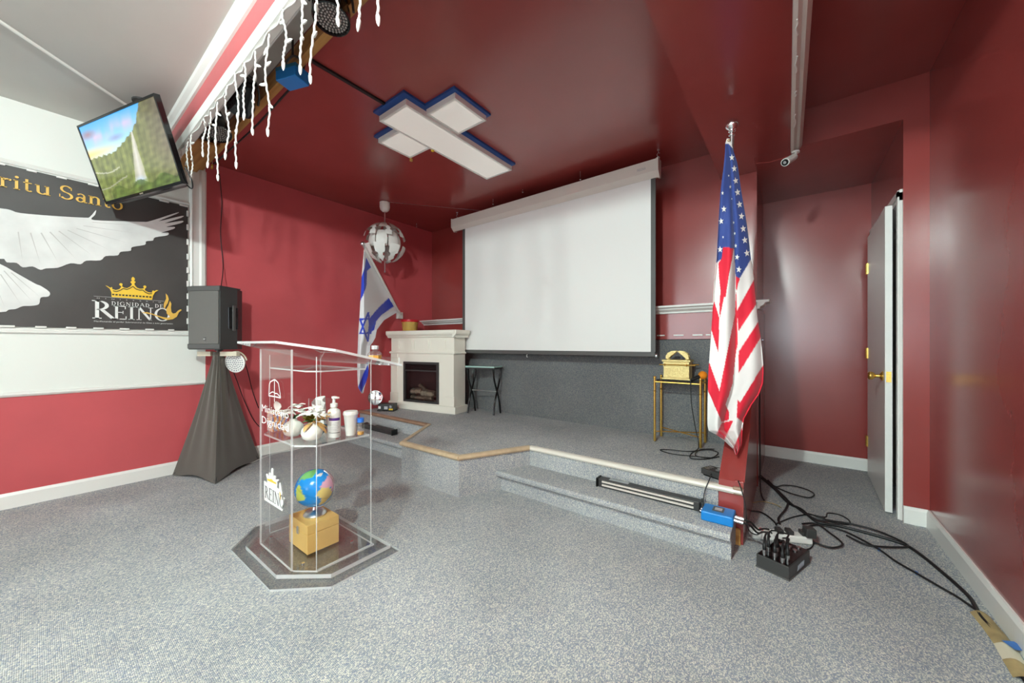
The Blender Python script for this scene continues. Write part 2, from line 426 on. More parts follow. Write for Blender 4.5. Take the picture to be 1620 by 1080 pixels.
# torn paper bits left along the top edge of the carpet
for k, (a0, b0) in enumerate(((1040, 1052), (1066, 1082), (1096, 1112), (1117, 1124))):
    p = on(a0, 531, Y=YBL); q = on(b0, 531, Y=YBL)
    o = MB().box(p[0], q[0], YBL-.014, YBL-.001, 1.196, 1.206).build('paper_strip', 'white_trim')
    tag(o, ['torn white paper strip on the red wall right beside the screen edge', 'second torn white paper strip right of the screen', 'third torn white paper strip right of the screen', 'torn white paper strip half hidden by the striped flag'][k], 'paper', 'paper strips above the wall carpet')

# proscenium beam
bm_ = thing('proscenium_beam', 'red fascia beam with white mouldings across the stage front', 'beam', (XL, .64, 2.51))
MB().box(XL, XR, .641, .665, 2.56, 2.80).build('fascia', 'red_paint', bm_)
MB().prism([(0, 2.75), (-.012, 2.752), (-.02, 2.765), (-.04, 2.78), (-.045, 2.80), (0, 2.80)], lambda p, q, t: (t, .641+p, q), XL, XR).build('crown_moulding', 'white_trim', bm_)
MB().prism([(0, 2.51), (-.018, 2.512), (-.022, 2.53), (-.012, 2.55), (-.022, 2.575), (-.008, 2.597), (0.004, 2.598), (.02, 2.585), (.024, 2.512)], lambda p, q, t: (t, .641+p, q), XL, XR).build('lower_moulding', 'white_trim', bm_)
MB().box(XL, XR, .885, .925, 2.69, ZC-.001).build('rear_joist', 'pine', bm_)
MB().box(XL+.001, -3.55, .67, .884, 2.66, 2.675).build('plywood_gusset', 'pine', bm_)
pp = MB().box(-3.35, -.9, .672, .678, 2.525, 2.575).build('film_strip', 'banner_white', bm_, label='white patterned film strip')
pm = MB()
for k in range(60):
    x = -3.3+k*.04; z = 2.55+random.uniform(-.012, .012)
    pm.box(x, x+random.uniform(.01, .03), .679, .681, z-.006, z+.006)
pm.build('film_print', 'banner_dark', pp)
# long white moulding hanging along the soffit edge
sm = thing('soffit_moulding', 'loose scuffed white moulding along the soffit edge', 'moulding', (.04, 2, 2.5))
pts = []
MB().prism([(.012, 2.54), (.014, 2.495), (.03, 2.49), (.045, 2.505), (.06, 2.50), (.078, 2.53), (.078, 2.56), (.012, 2.56)],
           lambda p, q, t: (p-.012*max(0, t-2.2), t, q), .95, 3.3).build('moulding_board', 'case_white', sm)
for k, (yy, ln) in enumerate(((1.95, .10), (2.2, .13), (2.5, .05), (2.75, .16))):
    MB().tube(cr([(.022+.004*math.sin(j*2+k), yy+ln*j/4, 2.489) for j in range(5)], 4), .003, 5).build('caulk_bead', 'white_trim', sm)

# ------------------------------------------------------------------ stage and steps
ZS = .30
outline = [(XL+.008, 2.45), (-2.95, 2.45), (-2.60, 1.875), (-1.93, 1.885), (-1.665, 2.417), (-.335, 2.417), (-.335, YBL-.013), (XL+.008, YBL-.013)]
st = thing('stage_platform', 'raised grey carpeted stage platform with a projecting centre block', 'stage', (-2.2, 2.9, 0))
MB().prism(outline, lambda a, b, t: (a, b, t), 0, ZS).build('platform_body', 'carpet', st)
def nosing(a, b, m, name='nosing'):
    (x0, y0), (x1, y1) = a, b; L = math.hypot(x1-x0, y1-y0); ux, uy = (x1-x0)/L, (y1-y0)/L; nx, ny = uy, -ux
    prof = [(-.004, ZS+.001), (-.03, ZS+.001), (-.03, ZS+.004), (.006, ZS+.006), (.017, ZS-.002), (.02, ZS-.014), (.014, ZS-.026), (.001, ZS-.028)]
    MB().prism(prof, lambda p, q, t: (x0+ux*t+nx*p, y0+uy*t+ny*p, q), -.004, L+.004).build(name, m, st, 40)
for (a, b, m) in ((outline[0], outline[1], 'brown_nosing'), (outline[1], outline[2], 'tan_nosing'), (outline[2], outline[3], 'tan_nosing'), (outline[3], outline[4], 'tan_nosing'), (outline[4], (-.215, 2.417), 'white_nosing')):
    nosing(a, b, m)
MB().bbox(-.262, -.212, 2.40, 2.44, .27, .315, .008).build('nosing_end_block', 'brown_nosing', st)
def step(name, x0, x1, label, back):
    t = thing(name, label, 'step', ((x0+x1)/2, 2.3, 0))
    MB().prism([(2.19, 0), (2.19, .112), (back, .112), (back, 0)], lambda p, q, t_: (t_, p, q), x0, x1).build('riser', 'carpet', t)
    MB().prism([(2.165, .106), (2.15, .116), (2.148, .134), (2.158, .147), (2.175, .15), (back, .15), (back, .106)], lambda p, q, t_: (t_, p, q), x0, x1).build('tread', 'carpet', t, 40)
    return t
step('stage_step', -1.80, -.245, 'grey carpeted step on the flag side of the stage front', 2.416)
step('stage_step', XL, -2.78, 'grey carpeted step on the fireplace side of the stage front', 2.449)
# sloping red side board at the right end of the stage
sb = thing('side_board', 'red boxed side board sloping up beside the stage end', 'side board', (-.27, 2.4, 0))
prof = [(2.40, 0), (2.42, .34), (2.8, .60), (3.45, 1.06), (3.45, 0)]
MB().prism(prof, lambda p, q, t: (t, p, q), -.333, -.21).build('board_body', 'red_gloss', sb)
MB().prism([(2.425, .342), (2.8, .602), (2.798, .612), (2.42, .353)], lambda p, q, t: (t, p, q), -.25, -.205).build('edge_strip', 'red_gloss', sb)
MB().box(-.25, -.222, 2.385, 2.399, 0, .09).build('bare_wood_end', 'pine', sb)

# ------------------------------------------------------------------ door
dj = MB()
dj.box(XD-.012, XD+.1, 3.355, 3.42, 0, 2.09); dj.box(XD-.012, XD+.1, 4.34, 4.41, 0, 2.09); dj.box(XD-.012, XD+.1, 3.355, 4.41, 2.04, 2.11)
dj.box(XD+.035, XD+.1, 3.42, 3.47, 0, 2.04)
dj.box(XD-.02, XD-.012, 3.362, 3.40, 0, 2.10); dj.box(XD-.02, XD-.012, 4.36, 4.40, 0, 2.10); dj.box(XD-.02, XD-.012, 3.362, 4.40, 2.065, 2.105)
struct(dj.build('trim_door', 'white_trim'))
door = bpy.data.objects.new('door_1', None); C.objects.link(door); door.location = (XD-.005, 4.335, 0); door.rotation_euler = (0, 0, -.03); OFF['door_1'] = (0, 0, 0); struct(door)
MB().bbox(-.036, 0, -.912, 0, .012, 2.035, .002).build('door_slab', 'white_trim', door)
hd = MB()
Tk = Matrix.Rotation(-PI/2, 3, 'Y')
hd.lathe([(.001, -.002), (.032, -.002), (.033, .004), (.024, .010), (.012, .016), (.011, .034), (.02, .042), (.028, .054), (.028, .066), (.018, .074), (.001, .075)], (-.037, -.835, .905), 20, Tk)
hd.build('door_knob', 'brass', door, 50)
MB().box(-.03, -.006, -.9145, -.912, .87, .94).build('latch_plate', 'brass', door)
for z in (.25, 1.0, 1.72):
    MB().box(-.044, -.036, -.035, .0, z, z+.09).cyl((-.044, .002, z), (-.044, .002, z+.09), .006, n=8).build('hinge', 'brass', door)

# ------------------------------------------------------------------ lettering: a small roman alphabet built from stems, bars and bowls
def _stem(x, y0, y1, w): return [[(x-w/2, y0), (x+w/2, y0), (x+w/2, y1), (x-w/2, y1)]]
def _bar(x0, x1, y, w): return [[(x0, y-w/2), (x1, y-w/2), (x1, y+w/2), (x0, y+w/2)]]
def _dia(x0, y0, x1, y1, w): return [[(x0-w/2, y0), (x0+w/2, y0), (x1+w/2, y1), (x1-w/2, y1)]]
def _arc(cx, cy, rx, ry, a0, a1, wt, wn, n=12):
    out = []
    for i in range(n):
        q = []
        for k in (i, i+1):
            a = math.radians(a0+(a1-a0)*k/n); c, s = math.cos(a), math.sin(a)
            w = wn+(wt-wn)*abs(c)**1.3
            q.append(((cx+rx*c, cy+ry*s), (cx+(rx-w)*c, cy+(ry-w)*s)))
        out.append([q[0][0], q[1][0], q[1][1], q[0][1]])
    return out
def glyph(ch):
    T, N = .15, .055; S = lambda x, y, w=.17: _bar(x-w, x+w, y, .045)
    top, bot = 1-.0225, .0225
    if ch == 'R': return _stem(.22, 0, 1, T)+S(.2, top)+S(.22, bot)+_arc(.30, .74, .36, .26, -90, 90, T, N)+_bar(.22, .32, top-.02, .07)+_bar(.22, .34, .505, N)+_dia(.40, .5, .84, 0, .19)+_bar(.76, .95, bot, .045), .90
    if ch == 'E': return _stem(.2, 0, 1, T)+S(.2, top, .15)+S(.2, bot, .15)+_bar(.2, .66, top, .06)+_bar(.2, .70, bot, .06)+_bar(.2, .54, .52, .05)+_stem(.65, .78, 1, .05)+_stem(.69, 0, .24, .05)+_stem(.53, .40, .64, .045), .78
    if ch == 'I': return _stem(.2, 0, 1, T)+S(.2, top)+S(.2, bot), .42
    if ch == 'N': return _stem(.18, 0, 1, .065)+_stem(.82, 0, 1, .065)+_dia(.17, 1, .82, 0, .17)+S(.12, top, .12)+S(.18, bot, .14)+S(.82, top, .14), 1.0
    if ch == 'O': return _arc(.5, .5, .46, .52, 0, 360, T, N, 28), 1.0
    if ch == 'D': return _stem(.2, 0, 1, T)+S(.2, top, .15)+S(.2, bot, .15)+_arc(.28, .5, .52, .5, -90, 90, T, N, 18)+_bar(.2, .3, top, N)+_bar(.2, .3, bot, N), .88
    if ch == 'G': return _arc(.5, .5, .46, .52, 40, 325, T, N, 24)+_stem(.80, .05, .46, .12)+S(.80, .46, .15), .98
    if ch == 'A': return _dia(.10, 0, .44, 1, .06)+_dia(.86, 0, .46, 1, .16)+_bar(.22, .72, .34, .05)+S(.10, bot, .12)+S(.86, bot, .15), .96
    if ch == 'S': return _arc(.40, .745, .30, .27, 35, 270, .13, .07, 16)+_arc(.40, .255, .33, .27, -145, 90, .14, .07, 16)+_stem(.635, .70, .90, .05)+_stem(.09, .10, .32, .05), .80
    x = .64
    if ch == 'i' or ch == 'í':
        g = _stem(.16, 0, x, .14)+_bar(.03, .20, x-.02, .05)+_bar(.03, .31, .02, .045)
        return g+(_arc(.17, .86, .085, .085, 0, 360, .085, .085, 12) if ch == 'i' else _dia(.14, .78, .30, .98, .12)), .34
    if ch == 'r': return _stem(.18, 0, x, .14)+_bar(.04, .22, x-.02, .05)+_bar(.04, .36, .02, .045)+_arc(.38, .44, .20, .20, 60, 170, .07, .09, 8)+_arc(.47, .57, .07, .07, 0, 360, .07, .07, 10), .54
    if ch == 't': return _stem(.20, .1, .86, .13)+_bar(.05, .42, x-.03, .06)+_arc(.31, .14, .175, .14, 180, 320, .12, .06, 8), .46
    if ch == 'u': return _stem(.18, .18, x, .14)+_stem(.60, 0, x, .14)+_bar(.04, .22, x-.02, .05)+_bar(.46, .62, x-.02, .05)+_bar(.58, .74, .02, .045)+_arc(.36, .2, .25, .21, 180, 330, .14, .07, 10), .78
    if ch == 'a': return _stem(.47, .08, .46, .13)+_arc(.31, .44, .225, .21, 0, 150, .1, .06, 12)+_arc(.28, .18, .23, .20, 30, 330, .13, .06, 16)+_bar(.46, .62, .03, .06), .64
    if ch == 'n': return _stem(.18, 0, x, .14)+_bar(.04, .22, x-.02, .05)+_bar(.04, .32, .02, .045)+_arc(.39, .44, .24, .21, 0, 150, .14, .07, 12)+_stem(.56, 0, .44, .14)+_bar(.42, .70, .02, .045), .76
    if ch == 'o': return _arc(.34, .32, .31, .34, 0, 360, .13, .055, 22), .68
    if ch == 's': return _arc(.27, .475, .19, .175, 35, 270, .09, .06, 12)+_arc(.27, .17, .21, .175, -145, 90, .1, .06, 12), .54
    if ch == 'p': return _stem(.18, -.3, x, .14)+_bar(.04, .22, x-.02, .05)+_bar(.04, .32, -.28, .045)+_arc(.38, .32, .30, .33, -140, 140, .14, .06, 18), .74
    return [], .36
def lettering(mb, text, fn, size, x0=0, track=0, m=0):
    x = x0
    for ch in text:
        polys, adv = glyph(ch)
        for p in polys: mb.poly([fn(x+a*size, b*size) for a, b in p], m)
        x += (adv+track)*size
    return x
def plain_text(text, size, fn, spacing=1.0):
    """outline text from the built-in font as a flat mesh builder"""
    cu = bpy.data.curves.new('lettering', 'FONT'); cu.body = text; cu.size = size; cu.space_character = spacing; cu.resolution_u = 2
    ob = bpy.data.objects.new('lettering', cu); C.objects.link(ob)
    bpy.context.view_layer.update()
    me = ob.to_mesh(); mb = MB()
    xs = [v.co.x for v in me.vertices]; wd = max(xs) if xs else 1
    mb.add([fn(v.co.x, v.co.y, wd) for v in me.vertices], [tuple(p.vertices) for p in me.polygons])
    ob.to_mesh_clear(); bpy.data.objects.remove(ob); bpy.data.curves.remove(cu)
    return mb

# ------------------------------------------------------------------ banner on the left wall
bn = thing('banner', 'black vinyl banner with white dove, gold lettering and crown logo', 'banner', (XL, -.6, 1.24))
BX = XL+.012
def wavy(y, z): return BX+.004*math.sin(y*7+z*5)*math.sin(z*9+1)
b_ = MB(); b_.grid(60, 28, lambda a, b: (wavy(-2.15+a*2.975, 1.242+b*1.098), -2.15+a*2.975, 1.242+b*1.098)); b_.build('sheet', 'banner_black', bn, 60)
def zl(x, y, dx=.0035):       # crop of the banner area -> wall plane
    p = on(x*.27778, 240+y*.27778, X=XL); return (BX+.004+dx, p[1], p[2])
wing = [(-620, 300), (-300, 290), (0, 325), (60, 335), (115, 352), (300, 368), (480, 378), (512, 372), (545, 335), (540, 362), (520, 388), (600, 395), (800, 402), (860, 395), (1000, 350), (1004, 356), (900, 398), (1030, 368), (1030, 378), (935, 410), (1033, 395), (1030, 408), (945, 430), (990, 430), (985, 442), (915, 464), (955, 462), (950, 478), (880, 490), (868, 508), (830, 512), (822, 532), (750, 545), (742, 566), (685, 572), (668, 592), (600, 596), (570, 620), (490, 622), (458, 642), (400, 637), (330, 662), (262, 666), (230, 674), (185, 655), (130, 660), (95, 635), (40, 632), (0, 612), (-200, 690), (-620, 640)]
tail = [(-620, 640), (-200, 560), (0, 640), (90, 690), (200, 752), (232, 765), (282, 800), (275, 825), (232, 831), (222, 868), (180, 878), (130, 880), (90, 896), (50, 900), (0, 914), (-300, 900), (-620, 800)]
sm2 = lambda ps: [(q.x, q.y) for q in cr([(a, b, 0) for a, b in ps], 3, True)]
m = MB(); m.poly([zl(*p) for p in sm2(wing)]); m.poly([zl(p[0], p[1], .003) for p in sm2(tail)])
m.build('dove_print', 'banner_white', bn)
m = MB()
for (a, b) in (((470, 425), (800, 470)), ((430, 440), (720, 520)), ((380, 450), (620, 560)), ((330, 455), (520, 590)), ((280, 460), (430, 610)), ((230, 465), (330, 630)), ((170, 465), (230, 640)), ((100, 460), (130, 630)), ((520, 405), (880, 430)), ((560, 396), (930, 405))):
    m.poly([zl(a[0], a[1], .0045), zl(a[0]+8, a[1]-2, .0045), zl(b[0], b[1], .0045)])
for (a, b) in (((20, 680), (190, 860)), ((0, 700), (120, 870)), ((60, 690), (225, 825)), ((-60, 690), (30, 890))):
    m.poly([zl(a[0], a[1], .0045), zl(a[0]+7, a[1]-2, .0045), zl(b[0], b[1], .0045)])
m.build('feather_lines', 'banner_shade', bn)
zb = 2.186
for wd_, xs_, tr_ in (('Espíritu', -.402, .05), ('Santo', .104, .0)):
    m = MB(); lettering(m, wd_, lambda a, b: (BX+.0085, a, zb+b), .098, xs_, tr_); m.build('title_lettering', 'banner_gold', bn)
# crown logo, crop 140..300 x 430..530
def lo(x, y, dx=.0085):
    p = on(140+x*160/1620, 430+y*100/1012, X=XL); return (BX+dx, p[1], p[2])
crown = [(265, 220), (300, 230), (345, 258), (365, 243), (378, 262), (372, 275), (430, 295), (490, 278), (520, 240), (505, 225), (485, 210), (490, 190), (510, 182), (535, 190), (540, 212), (530, 232), (560, 255), (610, 265), (660, 240), (690, 205), (680, 185), (665, 172), (670, 155), (690, 150), (678, 120), (690, 92), (706, 82), (725, 95), (738, 118), (725, 150), (745, 155), (748, 172), (730, 188), (735, 215), (770, 255), (810, 272), (850, 272), (885, 262), (868, 240), (880, 222), (900, 220), (920, 235), (915, 255), (895, 275), (900, 300), (950, 328), (1010, 335), (1015, 305), (1035, 300), (1045, 312), (1080, 295), (1115, 297), (1060, 325), (1025, 385), (1012, 450), (365, 405), (362, 330), (335, 270)]
m = MB(); m.poly([lo(*p) for p in crown]); m.build('crown_print', 'banner_yellow', bn)
m = MB()
for k in range(12):
    x = 372+k*54; y = 352+k*3.6; m.poly([lo(x, y, .0095), lo(x+36, y+2, .0095), lo(x+36, y+26, .0095), lo(x, y+24, .0095)])
def ribbon(pts, w, fn): 
    for p, q in zip(pts[:-1], pts[1:]):
        dx, dy = q[0]-p[0], q[1]-p[1]; L = math.hypot(dx, dy) or 1; nx, ny = -dy/L*w/2, dx/L*w/2
        m.poly([fn(p[0]+nx, p[1]+ny, .0095), fn(q[0]+nx, q[1]+ny, .0095), fn(q[0]-nx, q[1]-ny, .0095), fn(p[0]-nx, p[1]-ny, .0095)])
ribbon([(385, 305), (440, 318), (500, 300), (550, 270), (610, 285), (660, 265), (706, 235), (750, 275), (810, 295), (865, 295), (905, 330), (960, 355), (1010, 350)], 14, lo)
m.build('crown_detail', 'banner_dark', bn)
m = MB()
lettering(m, 'R', lambda a, b: (BX+.0085, a, 1.319+b), .139, .262)
lettering(m, 'EINO', lambda a, b: (BX+.0085, a, 1.319+b*1.0), .106, .262+.139*.80, .0)
lettering(m, 'DIGNIDAD', lambda a, b: (BX+.0087, a, 1.428+b), .030, .366, .11)
lettering(m, 'DE', lambda a, b: (BX+.0087, a, 1.428+b), .030, .612, .11)
m.poly([(BX+.0085, y, z) for y, z in ((.276, 1.4885), (.668, 1.4865), (.668, 1.4880), (.276, 1.490))])
m.build('logo_lettering', 'ink_white', bn)
plain_text('Manifestando el poder Sobrenatural de Dios a esta generación', .02, lambda x, y, w: (BX+.0085, .276+x/w*.448, 1.293+y*.75)).build('motto_lettering', 'ink_white', bn)
plain_text('MINISTERIO', .012, lambda x, y, w: (BX+.0085, .29+x/w*.36, 1.4725+y*.75), 3.5).build('ministry_lettering', 'ink_white', bn)['kind'] = 'stuff'
flame = [(1228, 345), (1262, 385), (1278, 440), (1262, 500), (1225, 560), (1212, 605), (1195, 560), (1200, 505), (1235, 430)]
flame2 = [(1295, 465), (1320, 510), (1312, 570), (1320, 640), (1345, 668), (1385, 660), (1425, 620), (1470, 598), (1482, 615), (1440, 650), (1405, 720), (1340, 760), (1260, 770), (1190, 755), (1120, 725), (1000, 680), (840, 655), (930, 645), (1010, 668), (1120, 705), (1190, 725), (1260, 735), (1300, 720), (1245, 670), (1235, 600), (1270, 540)]
m = MB(); m.poly([lo(*p, .0092) for p in flame]); m.poly([lo(*p, .0092) for p in flame2]); m.build('flame_dove_print', 'banner_gold', bn)
clip = None
spots = [(x0, x1, 'b') for x0, x1 in ((0, 85), (200, 265), (375, 435), (530, 590), (680, 735), (825, 875), (955, 990))]
for x0, x1, _ in spots:
    y0 = on(x0*.27778, 516, X=XL)[1]; y1 = on(x1*.27778, 516, X=XL)[1]
    MB().bbox(BX-.006, BX+.010, y0, y1, 1.236, 1.250, .002).build('clip', 'white_plastic', bn)
for x0, x1 in ((0, 30), (150, 210), (320, 380), (500, 560), (905, 960), (1020, 1070)):
    y0 = on(x0*.27778, 290, X=XL)[1]; y1 = on(x1*.27778, 290, X=XL)[1]
    MB().bbox(BX-.006, BX+.010, y0, y1, 2.331, 2.346, .002).build('clip', 'white_plastic', bn)
for z in (1.30, 1.41, 1.52, 1.63, 1.75, 1.87, 2.0, 2.13, 2.25):
    MB().bbox(BX-.006, BX+.010, .816, .832, z, z+.05, .002).build('clip', 'white_plastic', bn)

# ------------------------------------------------------------------ television
tv = thing('television', 'flat screen television showing a waterfall, hung tilted from the ceiling', 'television', (-3.542, .391, 2.403))
tv.rotation_mode = 'XYZ'
Rtv = Matrix.Rotation(.303, 3, 'Z') @ Matrix.Rotation(.282, 3, 'X') @ Matrix.Rotation(-.018, 3, 'Y')
tv.rotation_euler = Rtv.to_euler(); OFF['television'] = (0, 0, 0)
W2, H2 = .45, .258
fb = MB()
for (x0, x1, z0, z1) in ((-W2, W2, H2-.013, H2), (-W2, W2, -H2, -H2+.018), (-W2, -W2+.012, -H2+.018, H2-.013), (W2-.012, W2, -H2+.018, H2-.013)):
    fb.box(x0, x1, -.012, .02, z0, z1)
fb.build('bezel', 'black_gloss', tv)
MB().prism([(-W2+.002, .012), (W2-.002, .012), (W2-.1, .07), (-W2+.1, .07)], lambda a, b, t: (a, b, t), -H2+.004, H2-.004).build('back_cover', 'black_plastic', tv)
def tvcol(a, b):     # a right, b down
    n = lambda x, y, s=1: .5+.25*math.sin(x*s*7.1+math.sin(y*s*6.7)*1.3)+.25*math.sin(x*s*15.3+y*s*4.0+math.sin(x*s*23)*.8)
    edge = np.interp(a, [0, .33, .48, .63, .71, .81, 1], [.42, .43, .36, .27, .19, .0, -1])
    edge += .008*math.sin(a*90)
    if b < edge:
        base = np.array((70, 160, 225))*(1-min(1, b*2.6))+np.array((175, 215, 232))*min(1, b*2.6)
        pk = max(0, 1-abs(b-(.20-.1*a))/.14)*n(a*2, b*3); base = base*(1-.75*pk)+np.array((228, 176, 196))*.75*pk
        og = max(0, 1-abs(b-.37)/.1)*max(0, 1-a*1.9); base = base*(1-og)+np.array((255, 206, 120))*og
        dk = max(0, 1-math.hypot((a-.08)*1.2, (b-.12)*2.2)*6.5); base = base*(1-dk)+np.array((150, 116, 132))*dk
        dk = max(0, 1-math.hypot((a-.42)*1.2, (b-.27)*3)*6.5); base = base*(1-dk)+np.array((140, 150, 190))*dk
        return lin(*base)
    g = n(a*3, b*1.2, 2); h = .5+.5*(n(a*2.3, b*5, 2)-.5)+.25*math.sin(a*31+b*47)*math.sin(b*29-a*13)
    rock = np.array((122, 110, 90))*(.75+.4*h)*(.8+.3*b); moss = np.array((122, 130, 70))*(.75+.35*g)*(.85+.3*h)
    k = min(1, max(0, (a-.62)*2.6)); base = moss*(1-k)+rock*k
    if b > .55: 
        t = min(1, (b-.55)*2.2); base = base*(1-.5*t)+np.array((112, 130, 66))*.5*t*(.7+.5*h)
    rv = abs(b-(.60+.05*math.sin(a*8)))
    if a < .34 and rv < .007: base = base*.4+np.array((225, 222, 222))*.6
    if a < .4 and abs(b-(.80+.04*math.sin(a*9+1))) < .006: base = base*.5+np.array((205, 196, 205))*.5
    if b > .27 and b < .86:
        c = .628-.08*(b-.27)/.59; wdt = .010+.066*(b-.27)/.59; q = abs(a-c)/wdt
        if q < 1: base = base*(.25+.3*q)+np.array((232, 224, 232))*(.75-.3*q)
    mist = max(0, 1-math.hypot((a-.545)*1.1, (b-.86)*1.5)*9); base = base*(1-mist*.8)+np.array((176, 204, 232))*mist*.8
    if b > .88+.04*math.sin(a*21) and a > .12: base = base*.35+np.array((72, 96, 36))*.65*(.6+.7*h)
    return lin(*base)
NX, NY = 150, 86
cols = [tvcol(i/NX, j/NY) for j in range(NY+1) for i in range(NX+1)]
MB().grid(NX, NY, lambda a, b: (-W2+.012+a*(2*W2-.024), -.008, H2-.013-b*(2*H2-.031)), cols).build('screen', 'tv_picture', tv)
mt = MB().bbox(-.12, .12, .07, .09, -.09, .10, .004); mt.build('mount_plate', 'black_plastic', tv)
Ri = Rtv.inverted(); up = Ri @ Vector((0, 0, 1))
p0 = Vector((0, .085, .03)); p1 = p0+up*((2.80-(tv.location+Rtv @ p0).z))
MB().cyl(p0, p1, .018).cyl(p1-up*.012, p1-up*.0005, .06).build('ceiling_pole', 'black_plastic', tv)
MB().box(-.02, .02, -.0125, -.012, -H2+.004, -H2+.012).build('brand_plate', 'silver', tv)
MB().tube(cr([(W2-.12, .06, -H2+.06), (W2-.03, .05, -H2-.02), (W2+.03, .03, -H2+.02), (W2+.02, .02, -H2+.10)], 6), .004, 6).build('power_cable', 'cable_black', tv)

# ------------------------------------------------------------------ loudspeaker on its stand
SPX, SPY = -3.95, .975
ph = .55
sp = thing('loudspeaker', 'black powered loudspeaker on top of the black covered stand', 'loudspeaker', (SPX, SPY, 1.065), (0, 0, ph))
w_, d_ = .145, .135
body = [(-w_, -d_), (w_, -d_), (w_, .03), (w_-.05, d_), (-w_+.05, d_), (-w_, .03)]
MB().prism(body, lambda a, b, t: (a, b, t), .012, .535).box(-w_+.01, w_-.01, -d_+.01, d_-.06, .535, .545).build('cabinet', 'black_plastic', sp)
MB().bbox(-w_+.012, w_-.012, -d_-.008, -d_+.002, .06, .50, .003).build('grille', 'grille', sp)
MB().bbox(-w_-.002, w_+.002, -d_-.012, -d_+.001, .50, .54, .006).build('top_bezel', 'dark_grey', sp)
MB().bbox(-w_-.002, w_+.002, -d_-.012, -d_+.001, .018, .06, .006).build('bottom_bezel', 'dark_grey', sp)
bd = MB().box(.0, .022, -d_-.0105, -d_-.0085, .085, .115).build('badge', 'dark_grey', sp)
plain_text('EV', .02, lambda x, y, w: (.001+x*.8, -d_-.0112, .093+y*.9)).build('badge_lettering', 'ink_white', bd)
hm = MB(); hm.bbox(w_-.002, w_+.004, -.06, .035, .19, .37, .002); hm.build('handle_recess', 'black_gloss', sp)
MB().bbox(w_+.004, w_+.018, -.03, .0, .17, .39, .006).build('handle', 'dark_grey', sp)
MB().cyl((0, 0, 0), (0, 0, .012), .03).build('pole_cup', 'black_plastic', sp)
# stand with stretch cover
ss = thing('speaker_stand', 'tripod speaker stand under a stretched black fabric cover', 'speaker stand', (-3.97, .98, 0))
feet = [(-4.19, .715), (-3.66, .878), (-4.10, 1.33)]; cx0, cy0 = SPX, SPY
def coverpt(a, t):
    k = a*3; i = int(k) % 3; q = k-int(k); p, n = feet[i], feet[(i+1) % 3]
    ex, ey = p[0]+(n[0]-p[0])*q, p[1]+(n[1]-p[1])*q
    ang = math.atan2(ey-cy0, ex-cx0); r = math.hypot(ex-cx0, ey-cy0)
    sag = 1-.10*math.sin(PI*q)*t*(1-.2*t)
    rr = .034+(r*sag-.034)*(t**1.12)
    fold = .010*math.sin(a*2*PI*11+1.5*math.sin(a*2*PI*3))*(1-t)**1.1*(t**.35)*1.6
    rr += fold
    z = 1.055*(1-t)+(.006+.028*math.sin(PI*q)**2)*t
    return (cx0+rr*math.cos(ang), cy0+rr*math.sin(ang), z)
mm = MB(); mm.grid(150, 48, coverpt); mm.build('fabric_cover', 'scrim', ss, 70)
MB().lathe([(.036, 0), (.041, .01), (.038, .03), (.043, .05), (.036, .07)], (cx0, cy0, .985), 20).build('gathered_collar', 'scrim', ss, 60)
MB().cyl((cx0, cy0, .02), (cx0, cy0, 1.066), .018).build('pole', 'black_plastic', ss)
for k, (fx, fy) in enumerate(feet):
    qx, qy = fx+(cx0-fx)*.06, fy+(cy0-fy)*.06
    MB().tube([(qx, qy, .016), (cx0, cy0, .52)], .011, 8).build('leg', 'black_plastic', ss)
# ivory T-bar and white LED par light under the speaker
tb = thing('lighting_bar', 'ivory metal lighting bar clamped under the loudspeaker', 'lighting bar', (-3.95, .98, 1.03))
ux, uy = math.cos(ph), math.sin(ph)
bx = lambda s, n, z: (SPX+ux*s+uy*n, SPY+uy*s-ux*n, z)
for s0, s1 in ((-.17, -.045), (.045, .20)):
    MB().prism([(-.018, 1.02), (.018, 1.02), (.018, 1.058), (-.018, 1.058)], lambda p, q, t: bx(t, p+.02, q), s0, s1).build('bar_half', 'ivory_plastic', tb)
wl = thing('led_par_light', 'round white LED stage light hanging beside the black speaker stand', 'stage light', (-3.86, 1.07, .96))
cen = Vector(on(372, 573, X=-3.86)); nrm = Vector((.55, -.80, -.12)).normalized()
Tq = nrm.to_track_quat('Z', 'Y').to_matrix()
MB().lathe([(.001, -.06), (.05, -.06), (.07, -.03), (.088, -.005), (.09, .004), (.084, .006), (.001, .004)], cen, 28, Tq).build('housing', 'white_plastic', wl, 40)
lm = MB()
for r, k in ((0, 1), (.018, 6), (.036, 12), (.054, 18), (.072, 22)):
    for j in range(k):
        t = 2*PI*j/k; c0 = cen+Tq @ Vector((r*math.cos(t), r*math.sin(t), .006)); lm.cyl(c0, c0+nrm*.003, .0052, n=6)
o = lm.build('led_lenses', 'grey_ink', wl); o['kind'] = 'stuff'
MB().tube(cr([cen+Tq @ Vector((.092*math.cos(t), .092*math.sin(t), -.02)) for t in [PI*.05+PI*.9*k/10 for k in range(11)]], 3), .006, 6).build('yoke', 'ivory_plastic', wl)
for k, (px, lb) in enumerate(((((368, 585), (376, 605), (385, 630), (400, 662), (412, 676)), 'thin black power cord curving down from the round white stage light'), (((388, 575), (393, 592), (400, 620), (409, 645)), 'thin black signal cord dropping straight from the round white stage light'))):
    MB()
    o = MB().tube(cr([on(u, v, X=XL+.02+.30*(1-i/(len(px)-1))**2) for i, (u, v) in enumerate(px)], 6), .004, 6).build('light_cable', 'cable_black'); tag(o, lb, 'cable')
o = MB().tube(cr([on(u, v, X=XL+.03+(.20 if v > 440 else 0)) for u, v in ((347, 275), (351, 320), (349, 370), (353, 420), (350, 452))], 6), .004, 6).build('speaker_cable', 'cable_black'); tag(o, 'thin cable running down the red wall onto the loudspeaker', 'cable')
